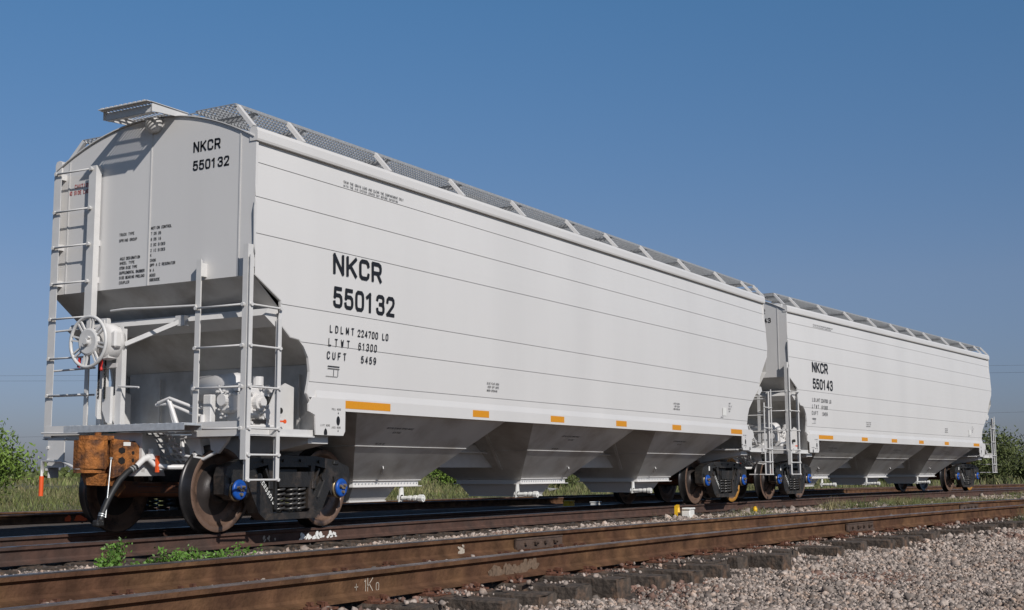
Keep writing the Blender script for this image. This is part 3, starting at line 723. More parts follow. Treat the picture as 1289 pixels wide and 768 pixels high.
# stand-offs from ladder to end sheet
mb=MB()
for z in (4.20,3.34,2.90):
    for y in (1.455,.83): mb.bb(LX,-8.178,y-.03,y+.03,z-.035,z+.035)
P(mb,'ladder_bracket',PAINT2)
cor=ladder('corner_ladder',None,-1.565,-.885,[(1.0,3.10),(1.04,2.99)],LX,[2.44,2.00,1.56,1.12],.07)
mb=MB(); mb.tube([(LX-.035,-.885,2.47),(LX-.06,-.4,2.48),(LX-.06,.18,2.50),(LX-.02,.45,2.50)],.014,8); P(mb,'grab_iron',PAINT2)
mb=MB(); mb.bb(LX,-8.178,-1.60,-1.53,2.86,2.96); mb.bb(LX,-8.178,-.91,-.86,2.80,2.95); P(mb,'corner_bracket',PAINT2)
mb=MB(); mb.prism([(-8.18,3.55),(-8.20,3.60),(-8.215,3.50),(-8.205,3.10),(-8.18,3.0)],-1.612,-1.60,'xz'); P(mb,'corner_guide',PAINT2)
side=ladder('side_ladder',None,-8.265,-7.79,[(.57,2.98),(.57,2.33)],-1.635,[2.44,2.00,1.56,1.12,.84,.575],.055,axis='x')
mb=MB(); mb.bar((-7.79,-1.635,2.32),(-7.735,-1.61,2.44),.05,.012,(0,1,0)); P(mb,'ladder_top_bracket',PAINT2)
for xa_,xb_ in ((-7.82,-7.76),(-8.29,-8.24)):
    mb=MB(); mb.bb(xa_,xb_,-1.63,-1.55,1.04,1.12); P(mb,'ladder_foot',PAINT2)
mb=MB();  # stirrup plate on the near corner stile
mb.bb(-8.32,-8.305,-1.655,-1.58,.79,1.10); P(mb,'step_plate',PAINT2)
# far corner: sill step plate, uncoupling lever and orange-tipped rod
mb=MB(); mb.bb(LX-.003,LX+.01,1.16,1.44,.72,1.06); mb.bb(LX+.012,LX+.16,1.43,1.44,.60,.95)
mb.bb(LX-.012,LX+.004,.30,1.50,1.09,1.20)
for z in (.95,.80,.70): mb.cyl((LX-.012,1.43,z),(1,0,0),.02,.02,6)
P(mb,'sill_step',PAINT2)
mb=MB(); mb.tube([(LX-.05,1.50,1.12),(LX-.05,.9,1.11),(LX-.06,.35,1.10)],.011,8); mb.tube([(LX-.04,1.47,.66),(LX-.06,1.44,.80),(LX-.07,1.1,.79),(LX-.10,.55,.60),(LX-.3,.1,.58)],.018,8); P(mb,'uncoupling_lever',PAINT2)
mb=MB(); mb.use(WHITE).tube([(LX-.05,1.47,.80),(LX-.05,1.47,.62)],.016,8); mb.use(ORANGE).tube([(LX-.05,1.47,.62),(LX-.05,1.47,.39)],.027,10); P(mb,'lever_handle')
mb=MB(); mb.box((LX-.07,.30,1.11),(.03,.10,.07)); P(mb,'teal_tag',CYAN)

# ---- handbrake
BX=-8.60; BY,BZ=.46,2.12
mb=MB(); rim=[(BX,BY+.285*math.cos(a),BZ+.285*math.sin(a)) for a in np.linspace(0,2*math.pi,41)[:-1]]
mb.tube(rim,.020,8,closed=True)
for k in range(8):
    a=2*math.pi*k/8+.2
    for da in (-.09,.09): mb.bar((BX+.01,BY+.13*math.cos(a+da*1.7),BZ+.13*math.sin(a+da*1.7)),(BX,BY+.275*math.cos(a+da),BZ+.275*math.sin(a+da)),.018,.022,(1,0,0))
mb.lathe([(0,-.055),(.035,-.055),(.04,-.02),(.06,-.012),(.135,-.016),(.155,-.005),(.155,.03),(0,.03)],(BX+.0,BY,BZ),(1,0,0),24,False)
mb.bar((BX-.035,BY+.05,BZ-.05),(BX-.035,BY-.05,BZ+.05),.03,.03)
bw=P(mb,'brake_wheel',PAINT2)
mb=MB(); mb.lathe([(0,-.10),(.17,-.10),(.205,-.07),(.215,.02),(.20,.09),(0,.10)],(BX+.20,.37,2.13),(1,0,0),28); mb.prism([(.24,2.26),(.46,2.30),(.50,1.98),(.38,1.93),(.26,1.94)],BX+.115,BX+.28,'yz'); mb.cyl((BX+.08,BY,BZ),(1,0,0),.05,.14,12)
mb.bevbox(BX+.1,BX+.2,.14,.22,2.05,2.24,.02); P(mb,'brake_housing',PAINT)
mb=MB()
mb.bb(LX-.06,LX+.0,.195,.265,1.19,2.28); mb.bb(LX-.075,LX-.06,.185,.275,1.19,2.30)
mb.bb(LX-.03,LX+.03,.50,.62,1.19,2.42); mb.bb(LX-.045,LX-.03,.53,.57,1.19,2.4)
mb.bar((LX-.03,.19,2.10),(-7.96,-.30,2.36),.065,.05); mb.bb(-7.99,-7.90,-.40,-.26,2.31,2.43)
mb.bb(LX-.08,LX-.0,.26,.55,1.84,1.89)
P(mb,'brake_mast',PAINT2)
mb=MB(); mb.prism([(.30,1.62),(.43,1.62),(.43,1.36),(.36,1.22),(.30,1.21)],LX-.12,LX-.08,'yz'); mb.prism([(.47,1.60),(.50,1.60),(.50,1.30),(.47,1.26)],LX-.15,LX-.08,'yz'); mb.tube([(LX-.1,-.12,1.60),(LX-.1,.2,1.62)],.012,6); P(mb,'bell_crank_plate',PAINT2)
for yy,ph in ((.475,0),(.375,1)):
    mb=MB()
    for k in range(20):
        z=1.90-.021*k
        a=(k+ph)%2; c=Vector((LX-.14,yy,z)); n=8
        pts=[c+Vector(((.008*math.cos(t_) if a else 0),(0 if a else .010*math.cos(t_)),.019*math.sin(t_))) for t_ in np.linspace(0,2*math.pi,n+1)[:-1]]
        mb.tube(pts,.0065,5,closed=True)
    P(mb,'brake_chain',CHAIN)
mb=MB(); mb.tube([(LX-.20,.385,1.93),(LX-.21,.36,1.89),(LX-.20,.385,1.85),(LX-.21,.36,1.80)],.018,6); mb.tube([(BX+.05,.64,1.95),(BX+.05,.66,1.84)],.018,6); P(mb,'red_tag',REDP)

# ---- end platform board, perforated struts, striker and coupler
mb=MB(); XB=-8.47
mb.bb(XB-.13,XB+.12,-1.05,.80,1.155,1.175); mb.bb(XB-.135,XB-.13,-1.05,.80,1.105,1.178); mb.bb(XB+.12,XB+.125,-1.05,.80,1.105,1.178)
for j in range(16):
    y=-1.0+j*.115; mb.bb(XB-.12,XB+.11,y,y+.04,1.1755,1.184)
P(mb,'crossover_platform',GALV)
def perf(mb,o,u,v,nu,nv,hw=.30,hh=.32):
    """plate spanned by u,v with a grid of slots really cut out"""
    o=Vector(o);u=Vector(u);v=Vector(v)
    for i in range(nu):
        for j in range(nv):
            a=o+u*(i/nu)+v*(j/nv); du=u/nu; dv=v/nv; m0,m1=.5-hw,.5+hw; n0,n1=.5-hh,.5+hh
            p=lambda s_,t_: a+du*s_+dv*t_
            V=[p(0,0),p(1,0),p(1,1),p(0,1),p(m0,n0),p(m1,n0),p(m1,n1),p(m0,n1)]
            mb.add(V,[(0,1,5,4),(1,2,6,5),(2,3,7,6),(3,0,4,7)])
mb=MB(); perf(mb,(-8.33,-.12,1.10),(0,-.42,0),(.24,-.18,-.36),5,6); 
P(mb,'perforated_step',GALV)
mb=MB(); perf(mb,(XB-.12,.55,1.09),(0,-1.2,0),(.22,0,0),12,2); P(mb,'platform_underplate',GALV)
mb=MB()
mb.prism([(-8.42,1.06),(-8.30,1.06),(-8.22,.95),(-8.10,.62),(-8.34,.62),(-8.42,.70)],-.285,-.262,'xz'); mb.prism([(-8.42,1.06),(-8.30,1.06),(-8.22,.95),(-8.10,.62),(-8.34,.62),(-8.42,.70)],.262,.285,'xz')
mb.bb(-8.47,-8.42,-.30,.30,1.0,1.09); mb.bb(-8.47,-8.42,-.30,-.20,.66,1.0); mb.bb(-8.47,-8.42,.20,.30,.66,1.0); mb.bb(-8.60,-8.42,-.24,.24,.62,.65)
mb.prism([(-8.60,.62),(-8.30,.62),(-8.30,.70),(-8.50,.70)],-.30,-.25,'xz')
P(mb,'striker',PAINT2)
mb=MB()
mb.prism([(-8.2,-.5),(-7.95,-.5),(-7.9,-.9),(-8.0,-1.1),(-8.15,-1.1)],1.03,1.055,'xy')
mb.prism([(-.55,1.06),(-.80,1.06),(-.86,.82),(-.78,.70),(-.70,.72),(-.66,.92)],-8.12,-8.08,'yz')
mb.prism([(-.95,1.06),(-1.25,1.06),(-1.20,.98),(-1.08,.86),(-.98,.9)],-8.12,-8.08,'yz')
mb.cyl((-8.14,-.76,.84),(1,0,0),.03,.04,10)
mb.tube([(-8.15,-.58,1.02),(-8.16,-.62,.84),(-8.14,-.90,.80),(-8.1,-1.05,.88)],.02,8); mb.tube([(-8.2,-.42,.96),(-8.22,-.5,.86)],.02,8)
P(mb,'carrier_bracket',PAINT2)
# coupler: shank, head casting, guard arm, knuckle
cp=MB()
cp.prism([(-8.02,.66),(-8.02,.96),(-8.50,.96),(-8.56,1.00),(-8.60,1.00),(-8.60,.62),(-8.50,.66)],-.13,.13,'xz')
cp.bevbox(-8.82,-8.52,-.21,.21,.64,1.01,.03)
cpl=P(cp,'coupler',RUSTC)
mb=MB(); mb.prism([(-8.78,.12),(-8.66,.20),(-8.74,.27),(-8.80,.26),(-8.84,.20)],.62,.98,'xy'); mb.build('guard_arm',cpl,RUSTC)
mb=MB()
pol=[(-8.90,-.24),(-8.86,-.06),(-8.90,.05),(-8.98,.09),(-9.06,.08),(-9.12,.03),(-9.14,-.06),(-9.12,-.16),(-9.05,-.235),(-8.97,-.26)]
mb.prism(pol,.70,1.00,'xy'); mb.prism([(a_*.97-.27,b_*.9) for a_,b_ in pol],.655,.695,'xy'); mb.build('knuckle',cpl,RUSTC)
mb=MB(); mb.prism([(-8.80,-.225),(-8.80,-.05),(-8.98,.06),(-9.08,.0),(-9.07,-.14),(-8.98,-.235)],1.004,1.05,'xy'); mb.hull([(-8.74,-.235,.65),(-8.74,-.02,.65),(-9.02,.02,.65),(-9.06,-.10,.65),(-8.98,-.235,.65),(-8.78,-.20,.52),(-8.80,-.04,.52),(-9.0,-.02,.525),(-9.04,-.10,.53),(-8.96,-.20,.52)]); mb.build('knuckle_lug',cpl,RUSTC); mb=MB(); mb.cyl((-8.93,-.12,1.06),(0,0,1),.035,.05,12); mb.build('knuckle_pin',cpl,RUSTC)
mb=MB(); mb.prism([(-8.84,.60),(-8.84,1.02),(-8.52,.98),(-8.44,.92),(-8.44,.72),(-8.60,.66)],-.262,-.212,'xz')
mb.build('head_side_flange',cpl,RUSTC)
for cx_,cz_,w2,h2 in ((-8.72,.895,.055,.035),(-8.72,.785,.055,.04),(-8.56,.87,.022,.022),(-8.56,.79,.022,.024)):
    mb=MB(); mb.prism([(cx_+w2*math.cos(t_)*(1 if abs(math.cos(t_))<.8 else .9),cz_+h2*math.sin(t_)) for t_ in np.linspace(.4,2*math.pi+.4,7)[:-1]],-.2665,-.262,'xz')
    mb.build('pocket_shade_patch',cpl,mat('pocket_shade',(.01,.007,.006),.9))  # flat near-black patches paint the shade of holes in the casting
mb=MB(); mb.bb(-8.70,-8.60,-.2652,-.262,.945,.985); mb.build('white_decal',cpl,WHITE)
mb=MB(); mb.hull([(-8.72,-.16,.60),(-8.60,-.16,.60),(-8.55,-.16,.50),(-8.74,-.16,.45),(-8.66,-.16,.40),(-8.72,-.08,.60),(-8.60,-.08,.60),(-8.55,-.08,.50),(-8.74,-.08,.45)]); mb.build('lock_lifter',cpl,RUSTC)
# brake pipe, angle cock, hose
mb=MB(); mb.tube([(-7.85,-.72,.80),(-8.0,-.66,.74),(-8.12,-.60,.715),(-8.25,-.50,.715),(-8.38,-.40,.74),(-8.44,-.38,.80)],.030,10)
mb.tube([(-8.42,-.37,.82),(-8.50,-.36,.80),(-8.60,-.36,.72)],[.042,.036,.030],12); mb.cyl((-8.40,-.37,.83),(0,0,1),.055,.06,12); mb.cyl((-8.40,-.37,.89),(0,0,1),.03,.05,8); bp_=P(mb,'brake_pipe',PAINT)
mb=MB(); mb.bb(-8.39,-8.35,-.45,-.425,.66,.84); mb.build('orange_handle',bp_,ORANGE)
mb=MB(); mb.bb(-8.345,-8.15,-.45,-.43,.685,.70); mb.build('cock_lever',bp_,PAINT2)
mb=MB(); hp=[(-8.60,-.36,.72),(-8.72,-.355,.66),(-8.82,-.35,.575),(-8.91,-.35,.46),(-8.98,-.35,.35),(-9.03,-.35,.25),(-9.06,-.35,.17)]
mb.tube(hp,.034,12); hose=P(mb,'brake_hose',RUBBER)
mb=MB(); 
for a,b in ((0,1),(5,6)):
    A,B=Vector(hp[a]),Vector(hp[b]); 
    for k in (.25,.5): mb.tube([A.lerp(B,k),A.lerp(B,k+.12)],.039,12)
mb.build('hose_clamp',hose,CABLE)
mb=MB(); mb.tube([(-9.06,-.35,.17),(-9.10,-.36,.12),(-9.13,-.38,.13)],.03,10); mb.bevbox(-9.16,-9.06,-.42,-.33,.10,.17,.015); mb.build('gladhand',hose,BLACK)
mb=MB(); mb.tube([(-8.90,-.30,.80),(-8.96,-.34,.50),(-9.03,-.39,.19)],.008,6); mb.cyl((-8.90,-.30,.81),(0,0,1),.016,.02,8); mb.build('support_strap',hose,CABLE)

# ---- air brake equipment on the near side of the end platform
mb=MB()
mb.tube([(-7.62,-.30,1.60),(-7.62,-.34,1.60),(-7.66,-.40,1.60),(-7.86,-1.10,1.60),(-7.90,-1.16,1.60),(-7.90,-1.18,1.60)],[.05,.10,.155,.155,.11,.04],20)
mb.bb(-7.80,-7.72,-.66,-.62,1.10,1.56); mb.bb(-7.86,-7.80,-1.0,-.96,1.10,1.50)
P(mb,'air_reservoir',PAINT)
mb=MB(); rr=random.Random(3)
mb.bevbox(-7.98,-7.86,-1.28,-1.06,1.20,1.54,.02); mb.bevbox(-8.08,-7.95,-1.22,-1.02,1.30,1.52,.03); mb.bevbox(-7.88,-7.66,-1.30,-1.16,1.25,1.60,.03)
mb.cyl((-7.76,-1.33,1.42),(0,1,0),.085,.07,16); mb.cyl((-7.76,-1.38,1.42),(0,1,0),.05,.05,12); mb.cyl((-7.62,-1.30,1.30),(0,1,0),.06,.08,14); mb.cyl((-8.10,-1.12,1.44),(1,0,0),.065,.06,14)
mb.bevbox(-7.66,-7.50,-1.28,-1.14,1.40,1.62,.02); mb.cyl((-7.72,-1.28,1.66),(0,0,1),.06,.10,14); mb.cyl((-7.95,-1.2,1.58),(0,0,1),.05,.08,12); mb.bevbox(-7.62,-7.50,-1.27,-1.15,1.14,1.34,.01)
for k in range(26):
    x,z=rr.uniform(-8.0,-7.52),rr.uniform(1.18,1.62); mb.cyl((x,-1.305,z),(0,1,0),rr.uniform(.010,.018),.05,6)
for k in range(10):
    y,z=rr.uniform(-1.24,-1.0),rr.uniform(1.24,1.54); mb.cyl((-8.09,y,z),(1,0,0),.013,.04,6)
cv=P(mb,'control_valve',PAINT)
mb=MB()
mb.bb(-7.84,-7.62,-1.318,-1.308,1.19,1.235); mb.bb(-7.60,-7.50,-1.29,-1.282,1.35,1.50); mb.cyl((-7.45,-1.36,1.34),(0,1,0),.035,.05,12); mb.bb(-7.98,-7.90,-1.30,-1.285,1.52,1.56)
mb.build('valve_gasket',cv,BLACK)
mb=MB(); mb.cyl((-7.42,-1.42,1.22),(0,1,0),.024,.01,12); mb.bb(-7.52,-7.42,-1.42,-1.41,1.21,1.23); mb.build('pull_tag',cv,ORANGE)
mb=MB(); mb.bevbox(-8.18,-8.10,-1.02,-.90,1.12,1.50,.01); P(mb,'valve_bracket',PAINT2)
mb=MB()
pipes=[[(-8.30,-.35,1.42),(-8.30,-.52,1.47),(-8.28,-.60,1.44),(-8.2,-.80,1.36),(-8.05,-.95,1.36)],[(-8.28,-.30,1.40),(-8.28,-.50,1.41),(-8.2,-.75,1.30),(-8.1,-.95,1.24)],
[(-8.30,-.50,1.45),(-8.28,-.58,1.18)],[(-8.0,-.95,1.60),(-8.0,-1.05,1.48)],[(-7.9,-1.1,1.14),(-7.6,-1.2,1.14),(-7.5,-1.3,1.14)],[(-8.2,-1.25,1.14),(-7.9,-1.30,1.16),(-7.5,-1.35,1.16)],[(-7.7,-.9,1.3),(-7.7,-.9,1.12)]]
for p in pipes: mb.tube(p,.018,8)
mb.tube([(-8.30,-.52,1.43),(-8.27,-.62,1.16)],.028,8); mb.cyl((-8.2,-.92,1.20),(0,0,1),.03,.16,10); mb.bevbox(-8.3,-8.18,-.75,-.6,1.11,1.17,.01)
P(mb,'brake_piping',PAINT)

# B end gear (seen across the gap between the cars): ladder, small platform, coupler
mb=MB()
for y,za,zb in ((-1.565,.57,2.35),(-.90,1.04,2.35),(1.45,1.06,4.2),(.85,1.2,4.2)): mb.bb(8.275,8.285,y-.035,y+.035,za,zb); mb.bb(8.215,8.275,y-.035,y-.027,za,zb)
for z in (2.2,1.85,1.5,1.12,.84,.575):
    mb.tube([(8.30,-1.6,z),(8.30,-.90 if z>1 else -1.1,z)],.012,8)
for z in (4.1,3.7,3.3,2.9,2.5,2.1,1.7,1.3): mb.tube([(8.30,1.45,z),(8.30,.85,z)],.012,8)
mb.bb(7.82,7.87,-1.64,-1.63,.57,2.1); mb.bb(8.265,8.31,-1.64,-1.63,.57,2.4)
for z in (2.0,1.56,1.12,.84,.575): mb.tube([(7.80,-1.645,z),(8.30,-1.645,z)],.012,8)
mb.bb(8.28,8.29,-1.60,-1.50,.57,1.1)
P(mb,'rear_ladder',PAINT2)
mb=MB(); mb.bb(8.31,8.33,-1.62,-1.55,.60,.70); P(mb,'red_reflector',REDP)
mb=MB(); mb.bb(8.30,8.50,-.9,.9,1.155,1.175); mb.bb(8.495,8.50,-.9,.9,1.11,1.18)
for y in (-1.3,-1.0,-.7,-.4): mb.tube([(7.6,y,1.5),(8.3,y-.1,1.15)],.02,6)
mb.tube([(7.3,-1.45,1.35),(8.2,-1.4,1.25),(8.3,-.5,1.25)],.02,6); mb.tube([(7.2,-1.5,1.6),(7.7,-1.5,1.2)],.02,6); mb.bevbox(7.35,7.6,-1.35,-1.0,1.12,1.5,.02)
P(mb,'rear_platform',PAINT2)
mb=MB(); mb.prism([(8.02,.66),(8.02,.96),(8.50,.96),(8.6,1.0),(8.85,1.0),(8.92,.62),(8.6,.62),(8.50,.66)],-.15,.15,'xz'); mb.prism([(8.7,-.25),(8.7,.25),(8.95,.32),(9.04,.2),(8.92,.05),(9.05,-.1),(8.95,-.25)],.62,.98,'xy'); mb.bevbox(6.9,7.6,-.34,-.28,.80,1.06,.01); P(mb,'rear_coupler',RUSTC)

# ---- trucks
WB=.945; WZ=.466
def truck(x0,rzz,ymark=False):
    tr=MB(); tr.bevbox(-.22,.22,-1.02,1.02,.52,.72,.03); tr.cyl((0,0,.75),(0,0,1),.2,.08,20)
    tk=tr.build('truck',car,BLACK); tk.location=(x0,0,0); tk.rotation_euler=(0,0,rzz)
    for ax in (-WB,WB):
        mb=MB()
        for sg in (-1,1):
            mb.use(TREAD).lathe([(.464,.0),(.464,.005),(.470,.06),(.476,.105),(.488,.118),(.500,.128),(.500,.142),(.486,.15)],(ax,sg*.835,WZ),(0,-sg,0),64)
            mb.use(YRIM if (ymark and ax>0) else WHEELM).lathe([(.464,0),(.457,-.003),(.405,-.003),(.397,.010)],(ax,sg*.835,WZ),(0,-sg,0),64)
            mb.use(WHEELM).lathe([(.397,.010),(.388,.040),(.37,.062),(.34,.078),(.28,.082)],(ax,sg*.835,WZ),(0,-sg,0),64)
            mb.use(WHEELP).lathe([(.28,.082),(.22,.07),(.16,.045),(.148,.01),(.135,-.02),(.10,-.02)],(ax,sg*.835,WZ),(0,-sg,0),64)
            mb.use(WHEELM).lathe([(.486,.15),(.41,.15),(.40,.12),(.3,.11)],(ax,sg*.835,WZ),(0,-sg,0),64)
            mb.use(WHEELP).lathe([(.3,.11),(.2,.10),(.14,.12),(.13,.16),(.09,.16)],(ax,sg*.835,WZ),(0,-sg,0),64)
        mb.use(AXLEM).lathe([(.105,-.72),(.095,-.55),(.085,-.3),(.085,.3),(.095,.55),(.105,.72)],(ax,0,WZ),(0,1,0),24)
        mb.use(BLACK).lathe([(.085,-.98),(.085,-.80),(.085,.8),(.085,.98)],(ax,0,WZ),(0,1,0),16)
        mb.build('wheelset',tk)
    for sg in (-1,1):
        yo,yi=sg*1.09,sg*.93
        mb=MB()
        # top chord, pedestals, diagonals and spring seat
        mb.prism([(-1.12,.72),(-1.16,.62),(-1.10,.60),(-.78,.60),(-.66,.70),(-.45,.735),(.45,.735),(.66,.70),(.78,.60),(1.10,.60),(1.16,.62),(1.12,.72),(.85,.80),(.45,.845),(-.45,.845),(-.85,.80)],yo,yi,'xz')
        for s_ in (-1,1):
            mb.prism([(s_*.79,.66),(s_*.66,.70),(s_*.345,.34),(s_*.33,.13),(s_*.46,.12),(s_*.58,.20),(s_*.765,.50)],yo+sg*.004,yi+sg*.01,'xz')
            mb.prism([(s_*.44,.74),(s_*.36,.74),(s_*.345,.60),(s_*.335,.30),(s_*.39,.36),(s_*.41,.60)],yo+sg*.008,yi,'xz')
            mb.prism([(s_*.76,.64),(s_*.745,.44),(s_*.79,.38),(s_*.81,.62)],yo-sg*.006,yi,'xz')
            mb.prism([(s_*1.10,.66),(s_*1.16,.62),(s_*1.15,.42),(s_*1.09,.40),(s_*1.06,.60)],yo-sg*.006,yi,'xz')
            mb.cyl((s_*.60,yo+sg*.006,.60),(0,1,0),.05,.03,14); mb.cyl((s_*.52,yo+sg*.004,.78),(0,1,0),.022,.03,8); mb.cyl((s_*.16,yo+sg*.004,.79),(0,1,0),.018,.03,8)
            mb.bevbox(s_*.80,s_*.90,yo+sg*.02,yi,.745,.80,.01); mb.bar((s_*.50,yo,.70),(s_*.40,yo,.52),.03,.05,(0,1,0)); mb.bevbox(s_*.36,s_*.44,yo+sg*.028,yo,.46,.56,.008)
        mb.prism([(-.46,.12),(.46,.12),(.40,.195),(-.40,.195)],yo+sg*.03,sg*.86,'xz')
        mb.prism([(-.30,.715),(.30,.715),(.27,.735),(-.27,.735)],yo+sg*.02,yi,'xz')
        mb.prism([(-.27,.485),(.27,.485),(.29,.56),(.26,.66),(-.26,.66),(-.29,.56)],sg*1.13,sg*.80,'xz')
        sf=mb.build('side_frame',tk,BLACK)
        mb=MB()
        for s_ in (-1,1): mb.prism([(s_*.285,.235),(s_*.335,.235),(s_*.33,.66),(s_*.30,.66)],sg*1.115,sg*.95,'xz')
        mb.build('friction_wedge',sf,BLACK)
        for cx_ in (-.19,0,.19):
            for cy_ in ((1.045,) if cx_ else (1.075,)):
                mb=MB(); pts=[]; n=5*14
                for k in range(n+1):
                    a=2*math.pi*k/14; pts.append((cx_+.078*math.cos(a),sg*cy_+.070*math.sin(a),.205+.270*k/n))
                mb.tube(pts,.0155,7); mb.build('spring',sf,SPRING)
        for s_ in (-1,1):
            mb=MB(); c=(s_*WB,sg*1.03,WZ)
            mb.use(BLACK).lathe([(.115,-.10),(.115,.075),(.108,.085)],c,(0,sg,0),24); 
            mb.use(BRASS).lathe([(.123,.03),(.126,.035),(.126,.055),(.118,.06)],c,(0,sg,0),24)
            mb.use(BLUE).lathe([(.112,.062),(.112,.088),(.104,.102),(.070,.104),(.055,.096),(0,.096)],c,(0,sg,0),28)
            for k in range(3):
                a=2*math.pi*k/3+.6; mb.use(BRASS).cyl((c[0]+.05*math.cos(a),sg*(1.03+.11),WZ+.05*math.sin(a)),(0,1,0),.018,.035,6)
            mb.bar((c[0]-.05,sg*1.142,WZ+.02),(c[0]+.05,sg*1.142,WZ-.01),.02,.006,(0,1,0))
            mb.cyl((c[0],sg*(1.137),WZ),(0,1,0),.016,.02,8)
            mb.build('bearing_cap',sf)
            mb=MB(); mb.prism([(s_*WB-.13,.60),(s_*WB+.13,.60),(s_*WB+.12,.53),(s_*WB+.08,.565),(s_*WB-.08,.565),(s_*WB-.12,.53)],sg*1.10,sg*.94,'xz'); mb.build('bearing_adapter',sf,BLACK)
        if sg<0:
            mb=MB()   # white stencilled number on the diagonal
            d=Vector((.62-.30,0,.16-.58)); d=Vector((.36,0,-.40)).normalized(); nn=Vector((-d.z,0,d.x))
            o=Vector((-.60,-1.100,.62))
            fm=lambda u,v:o+d*u+nn*v
            text(mb,'NKCR550132',0,-.03,.055,fm,w_=.62,th=.19,pitch=1.42); mb.build('lettering',sf,WHITE)
            mb=MB(); mb.bb(-.85,-.80,-1.103,-1.097,.66,.76); mb.bb(.04,.07,-1.12,-1.112,.5,.57); mb.build('white_sticker',sf,WHITE)
            # brake lever rod and rigging glint
            mb=MB(); mb.bar((.46,-1.125,.36),(.58,-1.125,.56),.018,.012,(0,1,0)); mb.bb(.56,.63,-.99,-.97,.43,.455); mb.build('rigging_link',sf,SPRING)
    # brake beams, low between the wheels
    for s_ in (-1,1):
        mb=MB(); mb.bar((s_*.38,-.78,.40),(s_*.38,.78,.40),.07,.10); mb.bar((s_*.42,-.75,.42),(s_*.25,0,.42),.05,.06); mb.bar((s_*.42,.75,.42),(s_*.25,0,.42),.05,.06); mb.build('brake_beam',tk,BLACK)
    return tk
truck(-6.931,R(2.0)); truck(6.931,R(-2.0),True)
# running gear under the body
mb=MB(); mb.tube([(-6,.4,.9),(6,.4,.9)],.02,6); mb.tube([(-6.2,-.35,.95),(6.2,-.35,.95)],.016,6); P(mb,'train_line',PAINT2)

